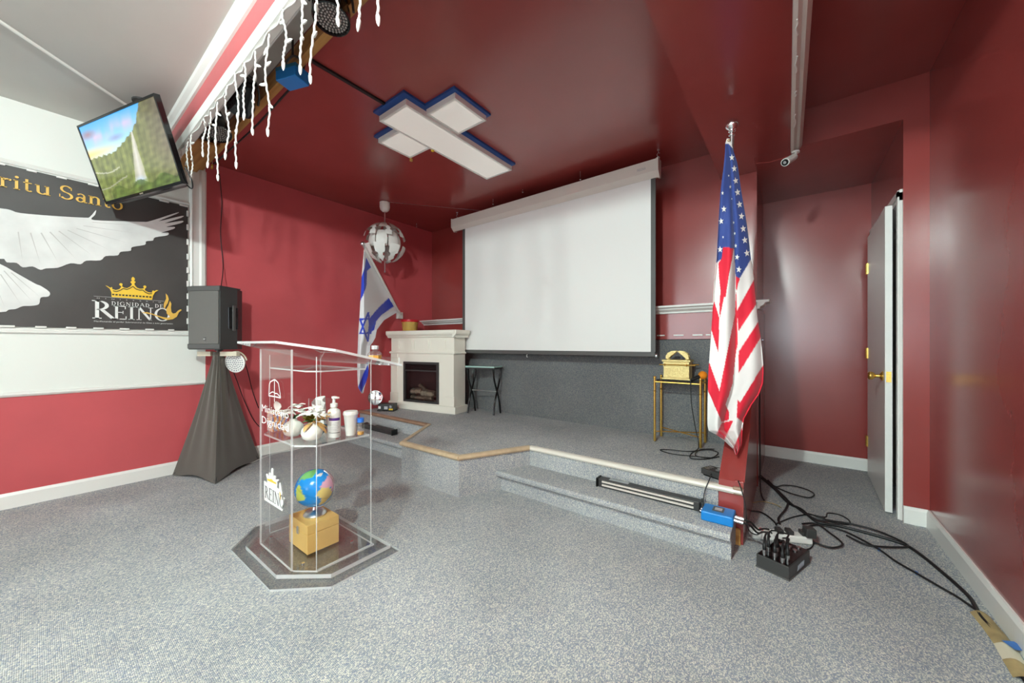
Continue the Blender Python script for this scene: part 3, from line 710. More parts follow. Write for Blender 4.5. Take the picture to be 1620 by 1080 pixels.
o = MB().tube(cr([on(u, v, Z=.008) for u, v in ((385, 733), (400, 731), (415, 724), (440, 716), (470, 710), (505, 700))], 5), .004, 6).build('floor_cable', 'white_plastic'); tag(o, 'thin white cord lying on the carpet behind the clear lectern', 'cable')

# ------------------------------------------------------------------ clear lectern
lc = thing('lectern', 'clear acrylic lectern with chamfered base and slanted top', 'lectern', (-2.09, .93, 0))
def octo(x0, x1, y0, y1, c, cy_=None, back=False):
    cy_ = cy_ or c
    p = [(x0, y0+cy_), (x0+c, y0), (x1-c, y0), (x1, y0+cy_)]
    return p+([(x1, y1), (x0, y1)] if not back else [(x1, y1-cy_), (x1-c, y1), (x0+c, y1), (x0, y1-cy_)])
flat = lambda a, b, t: (a, b, t)
EDG = ['acrylic', 'acrylic_edge']
MB().prism(octo(-2.61, -1.675, .647, 1.20, .20, .18), flat, 0, .010, 0, 1).build('base_plate', EDG, lc)
MB().prism(octo(-2.545, -1.735, .695, 1.18, .20, .16), flat, .0105, .030, 0, 1).build('upper_base_plate', EDG, lc)
MB().prism(octo(-2.38, -1.80, .752, 1.12, .095, .07), flat, .0305, .038, 0, 1).build('bottom_shelf', EDG, lc)
MB().prism(octo(-2.37, -1.81, .76, 1.10, .09, .065), flat, .626, .635, 0, 1).build('middle_shelf', EDG, lc)
MB().prism(octo(-2.37, -1.81, .80, 1.08, .06, .05), flat, .985, .992, 0, 1).build('upper_shelf', EDG, lc)
def panel(poly, z0, z1, name):
    MB().prism(poly, flat, z0, z1, 1, 0).build(name, EDG, lc)
def vpanel(name, x0, x1, y0, y1, z0, z1, thin):
    o = MB().box(x0, x1, y0, y1, z0, z1, mf=[1, 1, 0, 0, 1, 1] if thin == 'y' else [1, 1, 1, 1, 0, 0]); return o.build(name, EDG, lc)
vpanel('front_panel', -2.288, -1.893, .742, .751, .0385, 1.095, 'y')
vpanel('side_panel', -1.809, -1.80, .82, 1.105, .0385, 1.06, 'x')
vpanel('side_panel', -2.38, -2.371, .82, 1.105, .0385, 1.06, 'x')
sl = (1.137-1.015)/.5
ztop = lambda y: 1.137-sl*(y-.70)
tp = [(-2.56, .70), (-1.96, .70), (-1.70, .83), (-1.66, 1.20), (-2.56, 1.20)]
tp = [(-2.56, .86), (-2.50, .70), (-1.96, .70), (-1.70, .86), (-1.66, 1.20), (-2.60, 1.20)]
o_ = MB(); o_.prism(tp, lambda a, b, t: (a, b, ztop(b)+t), -.012, 0, 0, 1); o_.build('top_board', EDG, lc)
MB().box(-2.58, -1.68, 1.19, 1.20, ztop(1.2)+.001, ztop(1.2)+.035, mf=[1, 1, 0, 0, 1, 1]).build('book_lip', EDG, lc)
for (x, y) in ((-2.30, .80), (-1.90, .80), (-1.90, 1.05), (-2.30, 1.05)):
    MB().cyl((x, y, .0385), (x, y, .050), .008, n=10).build('base_bolt', 'chrome', lc)
# engraved emblem, lettering and plaque on the front panel (Y = .7415)
fp = lambda u, v, dy=0: on(u, v, Y=.7415-dy)
em = MB()
def stroke(mb, pts, w, fn):
    for p, q in zip(pts[:-1], pts[1:]):
        a, b = Vector(fn(*p)), Vector(fn(*q)); d = (b-a).normalized(); n = Vector((-d.z, 0, d.x))*w/2
        mb.poly([a+n, b+n, b-n, a-n])
e2 = lambda x, y: fp(365+x*140/1375, 530+y*110/1080)
stroke(em, [(680, 690), (620, 720), (600, 760), (590, 940), (690, 955), (775, 975), (765, 890), (740, 745), (715, 715), (680, 690)], .006, e2)
stroke(em, [(680, 690), (680, 1040)], .006, e2)
stroke(em, [(590, 920), (635, 885), (660, 880), (690, 905), (720, 905), (775, 965)], .005, e2)
em.build('engraved_emblem', 'frost', lc)
plain_text('Ministerio', .1, lambda x, y, w: (-2.262+x/w*.345, .7412, .762+y*.55)).build('engraved_ministry_lettering', 'frost', lc)
plain_text('Dignidad', .1, lambda x, y, w: (-2.262+x/w*.345, .7412, .70+y*.55)).build('engraved_dignity_lettering', 'frost', lc)
e3 = lambda x, y: fp(400+x*80/864, 720+y*100/1080)
plq = MB()
shape = [(205, 430), (262, 470), (258, 400), (238, 320), (250, 308), (280, 350), (290, 350), (288, 300), (300, 290), (312, 310), (310, 350), (328, 345), (326, 240), (340, 215), (352, 240), (356, 360), (375, 390), (370, 350), (382, 340), (398, 360), (395, 410), (420, 410), (440, 405), (448, 425), (425, 450), (420, 550), (468, 580), (465, 500), (472, 465), (485, 520), (492, 590), (505, 640), (500, 760), (530, 760), (525, 735), (540, 715), (550, 740), (535, 830), (505, 875), (520, 905), (515, 948), (212, 755), (210, 690)]
o_ = MB(); o_.prism([(e3(*p)[0], e3(*p)[2]) for p in shape], lambda a, b, t: (a, .7410-t, b), 0, .004); plq = o_.build('logo_plaque', 'ink_white', lc, label='white crown logo plaque')
m = MB(); m.poly([(e3(*p)[0], .7365, e3(*p)[2]) for p in ((262, 390), (300, 402), (340, 400), (375, 440), (412, 455), (418, 490), (360, 465), (268, 425))]); m.poly([(e3(*p)[0], .7365, e3(*p)[2]) for p in ((472, 600), (490, 640), (498, 700), (490, 760), (478, 700))]); m.build('logo_gold_print', 'banner_yellow', plq)
m = MB(); q0, q1 = e3(215, 690), e3(430, 800); sx = (q1[0]-q0[0])
hR = e3(215, 500)[2]-e3(215, 690)[2]; xe = e3(440, 800)[0]
base = lambda a: e3(215, 700)[2]+(e3(440, 845)[2]-e3(215, 700)[2])*(a-q0[0])/max(1e-6, xe-q0[0])
xx = lettering(m, 'REINO', lambda a, b: (a, .7365, base(a)*0+e3(215, 740)[2]+.012+b), .062, q0[0]+.004, -.02)
m.build('logo_name_lettering', 'dark_grey', plq)

# things on and in the lectern
gb = thing('wooden_box', 'gold painted hinged wooden box inside the lectern base', 'box', (-2.08, .93, .0385))
MB().bbox(-2.19, -1.97, .85, 1.015, .0385, .138, .002).build('box_body', 'gold_box', gb)
MB().bbox(-2.19, -1.97, .85, 1.015, .1395, .186, .002).build('box_lid', 'gold_box', gb)
MB().bbox(-2.083, -2.063, .843, .8495, .120, .158, .002).build('latch', 'silver', gb)
gl = thing('globe', 'small blue desk globe on a silver stand on the gold box', 'globe', (-2.08, .93, .1865))
gc = Vector((-2.075, .935, .335)); GR = .098
tilt = Matrix.Rotation(math.radians(28), 3, Vector((.607, -.795, 0)).normalized() if False else Vector((CY*0-SY, CY, 0)))
conts = [([(-80, 10), (-70, 11), (-50, 0), (-35, -7), (-40, -22), (-58, -35), (-70, -52), (-74, -45), (-71, -20), (-81, -5)], (206, 214, 96)),
         ([(-15, 15), (-5, 34), (10, 36), (32, 31), (50, 11), (40, -5), (38, -20), (25, -34), (18, -33), (12, -15), (8, 4), (-8, 5)], (232, 206, 120)),
         ([(-165, 62), (-140, 70), (-90, 72), (-60, 55), (-80, 30), (-97, 20), (-82, 9), (-105, 20), (-122, 36), (-130, 55)], (120, 190, 110)),
         ([(-10, 36), (-5, 50), (10, 60), (30, 70), (100, 75), (170, 66), (140, 50), (120, 30), (105, 10), (95, 20), (78, 8), (68, 24), (45, 14), (35, 35)], (226, 170, 190)),
         ([(114, -22), (130, -12), (143, -12), (153, -28), (140, -38), (118, -34)], (236, 190, 90)), ([(-180, -90), (180, -90), (180, -72), (-180, -70)], (240, 240, 240)), ([(-55, 60), (-20, 70), (-20, 82), (-60, 80)], (240, 240, 236))]
n1, n2 = 72, 40
lonlat = np.array([(-180+360*i/n1, -90+180*j/n2) for j in range(n2+1) for i in range(n1+1)])
gcol = np.tile(np.array(lin(24, 140, 220)), (len(lonlat), 1))
for poly, c in conts: gcol[inpoly(lonlat[:, 0], lonlat[:, 1], poly)] = lin(*c)
gcol[(np.abs(lonlat[:, 1]) < 1)] *= .8
vdir = math.atan2(-gc.y, -gc.x); lon0 = math.radians(15)
def gpos(a, b):
    lo_ = math.radians(-180+360*a); la = math.radians(-90+180*b); t = lo_+lon0+vdir
    p = Vector((math.cos(la)*math.cos(t), math.cos(la)*math.sin(t), math.sin(la)))*GR; return gc+tilt @ p
MB().grid(n1, n2, gpos, [tuple(c) for c in gcol]).build('sphere', 'globe_print', gl, 80)
ax = tilt @ Vector((0, 0, 1)); side = Vector((SY*-1*0+CY, SY, 0))
dr = (side-ax*side.dot(ax)).normalized()
MB().tube([gc+(ax*math.cos(t)+dr*math.sin(t))*(GR+.008) for t in [PI*k/20 for k in range(21)]], .004, 6).build('meridian_arm', 'silver', gl, 60)
MB().lathe([(.055, 0), (.058, .008), (.048, .02), (.03, .026), (.014, .03), (.01, .045)], (gc.x, gc.y, .1868), 28).build('stand_base', 'silver', gl, 50)

def vase(x, y, label, txt):
    v = thing('flower_vase', label, 'vase', (x, y, .6355), group='white flower vases on the lectern shelf')
    MB().lathe([(.001, 0), (.025, 0), (.042, .012), (.05, .036), (.047, .056), (.034, .072), (.019, .080), (.017, .088), (.021, .093), (.015, .092), (.013, .08)], (x, y, .6355), 26).build('vase_body', 'vase_glaze', v, 60)
    if txt: MB().tube(cr([(x+.018+(-.036+.072*k/12)*.6, y-.049, .6355+.04+.010*(1 if k % 2 else -1)*(1+.4*math.sin(k*2))) for k in range(13)], 4), .0008, 5).build('vase_script', 'leaf_gold', v)
    return v
v1 = vase(-2.10, .835, 'round white vase with faint script on the lectern shelf, nearer the audience', True)
v2 = vase(-1.93, .855, 'round white vase with gold leaves on the lectern shelf, beside the pump bottle', False)
def leaf(mb, p, q, w, curl=.01):
    p, q = Vector(p), Vector(q); d = q-p; s = d.cross(Vector((0, 0, 1))); s = s.normalized() if s.length > 1e-6 else Vector((1, 0, 0)); n = s.cross(d).normalized()
    rows = []
    for k in range(7):
        t = k/6; ww = w*math.sin(PI*min(.97, t*.94+.03))**.8; c = p+d*t+n*curl*math.sin(PI*t)
        rows += [c-s*ww-n*.002, c+n*.002, c+s*ww-n*.002]
    o = len(mb.v); mb.v += [tuple(r) for r in rows]
    for k in range(6):
        for j in range(2): mb.f.append((o+k*3+j, o+k*3+j+1, o+k*3+j+4, o+k*3+j+3)); mb.m.append(0)
def bloom(v, c, r, n=6):
    c = Vector(c)
    for k in range(n):
        t = 2*PI*k/n+random.uniform(-.2, .2); q = c+Vector((math.cos(t)*r, math.sin(t)*r, random.uniform(-.1, .5)*r))
        m = MB(); leaf(m, c, q, r*.42, .012); m.build('petal', 'petal', v, 80)
    m = MB(); m.ball(c+Vector((0, 0, .006)), .007, 8); m.build('flower_centre', 'leaf_gold', v, 80)
for (v, x, y) in ((v1, -2.10, .835), (v2, -1.93, .855)):
    for dx, dy, dz in ((-.03, -.01, .125), (.02, .01, .15), (.0, -.03, .118), (.045, .02, .125)):
        bloom(v, (x+dx, y+dy, .6355+dz), .042)
        m = MB().tube([(x, y, .715), (x+dx*.6, y+dy*.6, .6355+dz-.01)], .0025, 5); m.build('stem', 'leaf_green', v)
    for k in range(5):
        t = random.uniform(0, 2*PI); m = MB(); leaf(m, (x, y, .722), (x+.065*math.cos(t), y+.065*math.sin(t), .735+random.uniform(0, .02)), .012); m.build('leaf', 'leaf_green', v, 80)
for a in ((-1.93, .845, .725, -1.905, .80, .762), (-1.925, .84, .725, -1.885, .835, .775)):
    m = MB(); leaf(m, a[:3], a[3:], .022); m.build('broad_leaf', 'leaf_olive', v2, 80)
for a in ((-1.915, .85, .728, -1.865, .90, .70), (-1.915, .85, .728, -1.90, .80, .69), (-1.91, .86, .728, -1.85, .89, .675)):
    m = MB(); leaf(m, a[:3], a[3:], .014); m.build('gold_leaf', 'leaf_gold', v2, 80)
m = MB()
for k in range(40):
    t = random.random(); c = Vector((-1.915, .86, .735))+Vector((.06, .06, .035))*t+Vector([random.uniform(-.01, .01) for _ in range(3)]); m.ball(c, .005, 6)
o = m.build('berry_spray', 'leaf_gold', v2, 80); o['kind'] = 'stuff'

lb = thing('pump_bottle', 'white lotion pump bottle with purple label on the lectern shelf', 'bottle', (-1.905, .955, .6355))
x, y, z = -1.905, .955, .6355
MB().lathe([(.001, 0), (.034, 0), (.038, .005), (.038, .125), (.034, .14), (.018, .15), (.014, .152), (.014, .158)], (x, y, z), 26, sy=.8).build('bottle_body', 'white_plastic', lb, 45)
MB().lathe([(.018, .156), (.018, .175), (.008, .178), (.007, .20), (.012, .202), (.012, .212), (.001, .214)], (x, y, z), 18).box(x, x+.045, y-.006, y+.006, z+.204, z+.212).build('pump_head', 'white_plastic', lb, 45)
def wrap(z0, z1, a0, a1, r=.0385): 
    m = MB(); m.grid(12, 1, lambda a, b: (x+r*math.cos(a0+(a1-a0)*a), y+r*.8*math.sin(a0+(a1-a0)*a), z+z0+(z1-z0)*b)); return m
vd = math.atan2(-y, -x)
wrap(.09, .104, vd-.9, vd+.9).build('label_band', 'purple_ink', lb)
for k in range(6): wrap(.038+.008*k, .040+.008*k, vd-.8, vd+.5+.1*(k % 3)).build('label_line', 'grey_ink', lb)
wrap(.026, .029, vd-.9, vd+.9).build('label_rule', 'dark_grey', lb)
cp = thing('paper_cup', 'plain white tapered cup behind the pump bottle', 'cup', (-1.875, 1.03, .6355))
MB().lathe([(.001, 0), (.024, 0), (.036, .115), (.037, .117), (.035, .118), (.033, .117), (.022, .004), (.001, .004)], (-1.875, 1.03, .6355), 24).build('cup_wall', 'white_plastic', cp, 50)
MB().lathe([(.038, .108), (.039, .118), (.034, .128), (.001, .129)], (-1.875, 1.03, .6355), 24).build('cup_lid', 'white_plastic', cp, 50)
pb = thing('vial', 'small clear vial with blue cap and a little yellow oil', 'vial', (-1.838, 1.065, .6355))
MB().lathe([(.001, 0), (.017, 0), (.018, .003), (.018, .062), (.014, .068), (.014, .07)], (-1.838, 1.065, .6355), 18).build('vial_glass', 'glass_clear', pb, 50)
MB().lathe([(.001, .002), (.0165, .002), (.0165, .016), (.001, .016)], (-1.838, 1.065, .6355), 18).build('yellow_oil', 'oil_yellow', pb, 50)
MB().lathe([(.017, .067), (.017, .088), (.014, .090), (.001, .090)], (-1.838, 1.065, .6355), 18).build('blue_cap', 'bottle_blue', pb, 50)
tb2 = thing('tissue_box', 'tissue carton printed with orange and blue flames on the lectern shelf', 'tissue box', (-2.32, .84, .6355))
cc = []
def tcol(a, b):
    q = math.sin(a*19+math.sin(b*7)*2)+.6*math.sin(a*37+b*5); return lin(236, 150, 46) if q > .35 else (lin(96, 130, 190) if q < -.4 else lin(232, 214, 186))
m = MB()
for (p, ex) in (((-2.355, .80), (.075, .0)), ((-2.28, .80), (0, .075)), ((-2.28, .875), (-.075, 0)), ((-2.355, .875), (0, -.075))):
    cl = [tcol(i/16, j/14) for j in range(15) for i in range(17)]
    m.grid(16, 14, lambda a, b, p=p, ex=ex: (p[0]+ex[0]*a, p[1]+ex[1]*a, .6356+.105*b), cl)
m.grid(4, 4, lambda a, b: (-2.355+.075*a, .80+.075*b, .7406), [lin(226, 200, 160)]*25)
m.build('carton', 'printed', tb2)
m = MB(); leaf(m, (-2.318, .838, .741), (-2.31, .83, .80), .02, .01); leaf(m, (-2.318, .838, .741), (-2.33, .845, .79), .018, -.01); m.build('tissue_tip', 'fabric_white', tb2, 80)
nh = thing('napkin_holder', 'clear holder with folded white cloth at the back of the shelf', 'holder', (-2.20, 1.02, .6355))
for yy in (.985, 1.06): MB().box(-2.27, -2.12, yy, yy+.004, .6356, .80, mf=[1, 1, 0, 0, 1, 1]).build('holder_wall', EDG, nh)
m = MB(); m.grid(14, 12, lambda a, b: (-2.26+.13*a+.02*(b-.5), 1.022+.018*math.sin(a*9+b*3), .637+(.15+.03*math.sin(a*PI))*b)); m.grid(14, 12, lambda a, b: (-2.25+.11*a-.03*b, 1.01+.02*math.sin(a*7+2), .637+(.16-.06*a)*b)); m.build('folded_cloth', 'fabric_white', nh, 80)
tl = thing('trinket_bowl', 'small teal ceramic bowl between the two white vases', 'bowl', (-2.02, .90, .6355))
MB().lathe([(.001, 0), (.02, 0), (.035, .02), (.04, .045), (.037, .045), (.03, .02), (.001, .006)], (-2.02, .93, .6355), 22).build('bowl_body', 'rug_teal', tl, 60)
MB().lathe([(.04, .045), (.0415, .048), (.037, .049), (.036, .045)], (-2.02, .93, .6355), 22).build('bowl_rim', 'rug_teal', tl, 60)
ob = thing('oil_bottle', 'clear faceted oil bottle standing on the lectern top', 'bottle', (-1.79, 1.12, 1.04))
x, y = -1.79, 1.12; z = ztop(y)+.003
MB().lathe([(.001, 0), (.036, 0), (.038, .006), (.038, .03), (.026, .044), (.013, .05), (.012, .056), (.017, .058), (.017, .074), (.001, .076)], (x, y, z), 8).build('bottle_glass', 'glass_clear', ob)
MB().lathe([(.001, .004), (.033, .004), (.034, .024), (.001, .024)], (x, y, z), 8).build('amber_oil', 'oil_yellow', ob)
MB().lathe([(.018, .056), (.019, .075), (.001, .078)], (x, y, z), 8).build('stopper', 'acrylic_edge', ob)

# ------------------------------------------------------------------ projection screen
SYY = 3.25
ps = thing('projection_screen', 'pulled down white projection screen with black borders and white case', 'screen', (-2.15, SYY, 1.0))
MB().prism([(-.045, 2.70), (.035, 2.70), (.035, 2.565), (-.005, 2.555), (-.045, 2.60)], lambda p, q, t: (t, SYY+p, q), -3.40, -.905).build('screen_case', 'case_white', ps)
for x0, x1 in ((-3.415, -3.40), (-.905, -.89)):
    MB().prism([(-.05, 2.705), (.04, 2.705), (.04, 2.555), (0, 2.548), (-.05, 2.60)], lambda p, q, t: (t, SYY+p, q), x0, x1).build('end_cap', 'case_white', ps)
cb = MB().box(-3.215, -.965, SYY-.001, SYY+.001, 1.055, 2.56).build('screen_fabric', 'fabric_white', ps)
MB().box(-3.26, -3.215, SYY-.0015, SYY+.0015, 1.055, 2.56).build('side_border', 'dark_grey', ps)
MB().box(-.965, -.925, SYY-.0015, SYY+.0015, 1.055, 2.56).build('side_border', 'dark_grey', ps)
MB().bbox(-3.26, -.925, SYY-.012, SYY+.012, 1.012, 1.055, .006).build('bottom_bar', 'dark_grey', ps)
for x in (-3.265, -.918): MB().lathe([(.001, -.008), (.017, -.008), (.019, 0), (.017, .008), (.001, .008)], (x, SYY, 1.022), 14, Matrix.Rotation(PI/2, 3, 'Y')).build('bar_knob', 'silver', ps, 50)
MB().tube(cr([(-2.27, SYY-.004, 1.012), (-2.272, SYY-.012, 1.0), (-2.27, SYY-.012, .985), (-2.262, SYY-.006, .985)], 4), .003, 6).build('pull_hook', 'white_plastic', ps)
plain_text('INSIGNIA', .03, lambda x, y, w: (-1.07+x/w*.075, SYY-.0455, 2.63+y*1.1)).build('case_lettering', 'grey_ink', ps)
for x, lbl in ((-3.36, 'chain with hook carrying the fireplace end of the screen'), (-.905, 'steel S hook carrying the flag end of the screen')):
    hk = thing('hanging_hook', lbl, 'hook', (x, SYY, 2.70))
    MB().tube(cr([(x-.012, SYY, 2.722), (x-.008, SYY, 2.708), (x+.006, SYY, 2.706), (x+.012, SYY, 2.722), (x-.002, SYY, 2.735), (x-.008, SYY, 2.75), (x+.004, SYY, 2.764), (x+.014, SYY, 2.755)], 5), .0028, 6).build('hook_wire', 'silver', hk, 60)
    MB().cyl((x+.004, SYY, 2.762), (x+.004, SYY, 2.7895), .003, n=8).cyl((x+.004, SYY, 2.784), (x+.004, SYY, 2.7895), .012, n=12).build('eye_screw', 'silver', hk)
for k, (u, v, lb) in enumerate(((659, 358, 'small crystal hanging from the ceiling corner above the fireplace'), (780, 322, 'small crystal above the left half of the screen'), (827, 303, 'bright little crystal above the middle of the screen'), (918, 283, 'faint little crystal above the right half of the screen'))):
    p = on(u, v, Y=3.2); t = thing('ceiling_crystal', lb, 'crystal', (p[0], p[1], ZC), group='ceiling crystals')
    MB().cyl((p[0], p[1], p[2]), (p[0], p[1], ZC-.0005), .0015, n=6).build('crystal_wire', 'silver', t)
    MB().lathe([(.001, 0), (.011, .008), (.007, .02), (.001, .028)], (p[0], p[1], p[2]-.014), 8).build('crystal_drop', 'chrome', t)

# ------------------------------------------------------------------ cross light on the stage ceiling
cl_ = thing('cross_light', 'white cross made of flat light panels on the stage ceiling', 'light', (-2.195, 2.0, ZC))
def ledpanel(x0, x1, y0, y1, z0, z1):
    t = MB(); 
    for a in ((x0, x1, y0, y0+.018), (x0, x1, y1-.018, y1), (x0, x0+.018, y0+.018, y1-.018), (x1-.018, x1, y0+.018, y1-.018)): t.box(*a, z0-.003, z1)
    f = t.build('panel_frame', 'white_trim', cl_)
    MB().box(x0+.018, x1-.018, y0+.018, y1-.018, z0, z1-.001).build('diffuser', 'led_panel', f)
ledpanel(-2.35, -2.04, 1.505, 2.67, 2.725, 2.76)
ledpanel(-2.63, -2.352, 1.675, 1.985, 2.74, 2.773)
ledpanel(-2.038, -1.75, 1.675, 1.985, 2.74, 2.773)
MB().prism([(-2.37, 1.47), (-2.015, 1.47), (-2.015, 1.645), (-1.725, 1.645), (-1.725, 2.005), (-2.015, 2.005), (-2.015, 2.69), (-2.36, 2.69), (-2.36, 2.0), (-2.645, 2.0), (-2.645, 1.645), (-2.37, 1.645)], flat, 2.774, ZC-.0005).build('blue_backing', 'blue_board', cl_)
for x, y in ((-2.352, 1.99), (-2.63, 1.985)): MB().bbox(x-.012, x+.012, y, y+.02, 2.715, 2.74, .004).build('clip', 'yellow_flower' if x > -2.5 else 'gold', cl_)
p, q = on(505, 105, Z=ZC-.006), on(620, 168, Z=ZC-.006)
o = MB().box(-2.245, -2.222, .94, 1.50, ZC-.012, ZC-.0005).build('cable_raceway', 'cable_black'); tag(o, 'black flat cable raceway from the beam to the ceiling cross', 'raceway')

# ------------------------------------------------------------------ pendant lamp
pl = thing('pendant_lamp', 'white exploding globe pendant lamp with petal blades and pull rod', 'lamp', (-3.79, 2.50, ZC))
px_, py_ = -3.79, 2.50; pc = Vector((px_, py_, 2.31))
MB().lathe([(.001, 2.675), (.03, 2.68), (.05, 2.70), (.058, 2.73), (.058, 2.785), (.05, ZC-.0005), (.001, ZC-.0005)], (px_, py_, 0), 22).build('ceiling_cup', 'white_plastic', pl, 50)
MB().cyl((px_, py_, 2.42), (px_, py_, 2.68), .007, n=8).cyl((px_, py_, 1.98), (px_, py_, 2.2), .006, n=8).cyl((px_, py_, 1.965), (px_, py_, 1.985), .009, n=8).build('pull_rod', 'silver', pl)
def shell(lat0, lat1, lon, hw, r, nib):
    """curved blade: spherical strip between two latitudes with a stepped tip"""
    m = MB(); ny = 10
    def pos(a, b, rr):
        la = lat0+(lat1-lat0)*b; w = hw*(1 if not nib else (1.0 if b < .45 else (.55 if b < .62 else .95*(1-b)/.38+.05)))
        lo2 = lon+(a-.5)*2*w
        return Vector((math.cos(la)*math.cos(lo2), math.cos(la)*math.sin(lo2), math.sin(la)))*rr
    g = MB(); g.grid(5, ny*2, lambda a, b: pos(a, b, r)); g.grid(5, ny*2, lambda a, b: pos(a, b, r-.006)); return g
D = math.radians
mids = shell(D(-22), D(40), 0, D(20.3), .180, False).mesh('blade', 'white_plastic', smooth=50)
ups = shell(D(38), D(76), 0, D(15), .235, False).mesh('blade', 'case_white', smooth=50)
lows = shell(D(-12), D(-74), 0, D(16), .238, True).mesh('blade', 'white_plastic', smooth=50)
sides = shell(D(12), D(44), 0, D(9), .24, True).mesh('blade', 'white_plastic', smooth=50)
for k in range(8):
    for me, dl in ((mids, 0), (ups, D(6)), (lows, D(-4)), (sides, D(22))):
        c = bpy.data.objects.new('blade', me); C.objects.link(c); c.parent = pl; c.location = pc-pl.location; c.rotation_euler = (0, 0, k*PI/4+dl)
MB().ball(pc, .05, 16).build('bulb', 'lamp_inner', pl, 80)
ms = MB()
for k in range(8):
    t = k*PI/4; ms.cyl(pc+Vector((.05*math.cos(t), .05*math.sin(t), .12)), pc+Vector((.16*math.cos(t+.3), .16*math.sin(t+.3), .14)), .004, n=6); ms.cyl(pc+Vector((.03*math.cos(t), .03*math.sin(t), -.09)), pc+Vector((.17*math.cos(t+.2), .17*math.sin(t+.2), -.11)), .004, n=6)
ms.cyl(pc-Vector((0, 0, .12)), pc+Vector((0, 0, .14)), .02).build('linkage', 'silver', pl)
o = MB().tube([(px_+.05, py_, ZC-.01), on(760, 333, Y=3.3)], .0015, 5).build('hanging_wire', 'silver'); tag(o, 'thin wire running from the pendant lamp cup to the screen case', 'wire')

# ------------------------------------------------------------------ flags
def cloth(px0, rows, pattern, base, d0, ctr, nx, ny, depth, name, parent):
    """draped cloth: outline rows [(v,uL,uR)] laid out at distance d0 on the vertical plane through ctr"""
    vs = np.array([r[0] for r in rows], float); ul = np.array([r[1] for r in rows], float); ur = np.array([r[2] for r in rows], float)
    kx = d0/F_PX; R_ = Vector((CY, SY, 0)); Fw = Vector((-SY, CY, 0))
    vv = np.linspace(vs[0], vs[-1], ny+1); A = np.linspace(0, 1, nx+1)
    U = np.interp(vv, vs, ul)[:, None]*(1-A)[None, :]+np.interp(vv, vs, ur)[:, None]*A[None, :]
    V = np.repeat(vv[:, None], nx+1, 1)
    col = np.tile(np.array(base), (U.size, 1)); uf, vf = U.ravel(), V.ravel()
    for c, poly in pattern: col[inpoly(uf, vf, poly)] = c
    def pt(u, v, a, dd=0.0):
        d = d0+depth(a, u, v)-dd; p = R_*((u-810)/F_PX*d)+Fw*d; p.z = CAM_H-(v-544.6)/F_PX*d; return p
    m = MB()
    for j in range(ny+1):
        for i in range(nx+1): m.v.append(tuple(pt(U[j, i], V[j, i], A[i])))
    m.c = [tuple(c) for c in col]
    for j in range(ny):
        for i in range(nx): a = j*(nx+1)+i; m.f.append((a, a+nx+1, a+nx+2, a+1)); m.m.append(0)
    ob = m.build(name, 'printed', parent, 80)
    sd = ob.modifiers.new('thickness', 'SOLIDIFY'); sd.thickness = .0015
    return ob, pt, (vs, ul, ur)
WHT, REDF, BLU = lin(238, 234, 230), lin(222, 22, 52), lin(48, 70, 140)
z1 = lambda *ps: [(1080+x*.27778, 170+y*.27778) for x, y in ps]
z2 = lambda *ps: [(1100+x*.27778, 440+y*.27778) for x, y in ps]
us_rows = [(219, 1150, 1154), (227, 1147.5, 1157), (240, 1147, 1160.6), (256, 1145.5, 1166), (267, 1144.5, 1168), (295, 1141, 1171.7), (309, 1139.7, 1174), (337, 1138, 1178.6), (351, 1137, 1181), (373, 1136, 1184), (406, 1134.3, 1187.8), (426, 1132.5, 1191), (448, 1130, 1193.5), (476, 1128.5, 1196), (504, 1127, 1199), (529, 1125, 1203), (562, 1122.5, 1206), (584, 1121, 1208), (606, 1120, 1207), (623, 1119.6, 1201), (640, 1119.2, 1189), (662, 1119, 1177), (673, 1119.3, 1175), (681, 1121, 1174.4), (688, 1134, 1174), (697, 1146, 1173.5), (704, 1153, 1172.8), (710, 1160, 1170), (719, 1164, 1166)]
us_pat = [
 (BLU, z1((240, 207), (262, 207), (300, 250), (330, 400), (395, 855), (325, 972), (302, 962), (292, 800), (230, 797), (222, 862), (190, 885), (180, 700), (230, 300))),
 (REDF, z1((203, 883), (222, 862), (230, 797), (292, 799), (282, 860), (262, 960), (245, 1080), (219, 1080), (207, 960))),
 (REDF, z2((150, 0), (182, 0), (165, 100), (139, 228), (137, 150))),
 (REDF, z2((108, 130), (137, 230), (131, 425), (90, 290), (90, 200))),
 (REDF, z2((60, 480), (82, 485), (137, 642), (192, 762), (192, 806), (150, 818), (72, 640), (60, 600))),
 (REDF, z1((302, 960), (326, 975), (316, 1000), (303, 1030))), (REDF, z2((232, 0), (251, -4), (236, 70), (231, 60))),
 (REDF, z2((232, 60), (238, 180), (240, 380), (232, 420), (212, 600), (166, 742), (137, 642), (226, 205))),
 (REDF, z2((340, -4), (350, 145), (246, 302), (237, 184))), (REDF, z2((366, 236), (378, 330), (246, 542), (247, 418))),
 (REDF, z2((396, 478), (400, 600), (368, 664), (272, 822), (236, 792), (240, 690), (256, 706))),
 (REDF, z2((150, 824), (217, 808), (166, 921), (119, 891))), (REDF, z2((267, 850), (275, 960), (234, 1010), (216, 970)))]
us = thing('striped_flag', 'stars and stripes flag drooping on a silver pole by the stage end', 'flag', (-.275, 2.55, .45))
FC = (-.275, 2.55, 0)
def us_depth(a, u, v):
    k = min(1, max(0, (v-225)/140)); return -.055*k*abs(math.sin(PI*(a*2.0+.06*math.sin(v*.012))))-.02*k*math.sin(a*11+v*.006)-.01*math.sin(v*.03+a*4)*k
ob, uspt, (qv, ql, qr) = cloth(1160, us_rows, us_pat, WHT, 2.19, FC, 96, 330, us_depth, 'flag_cloth', us)
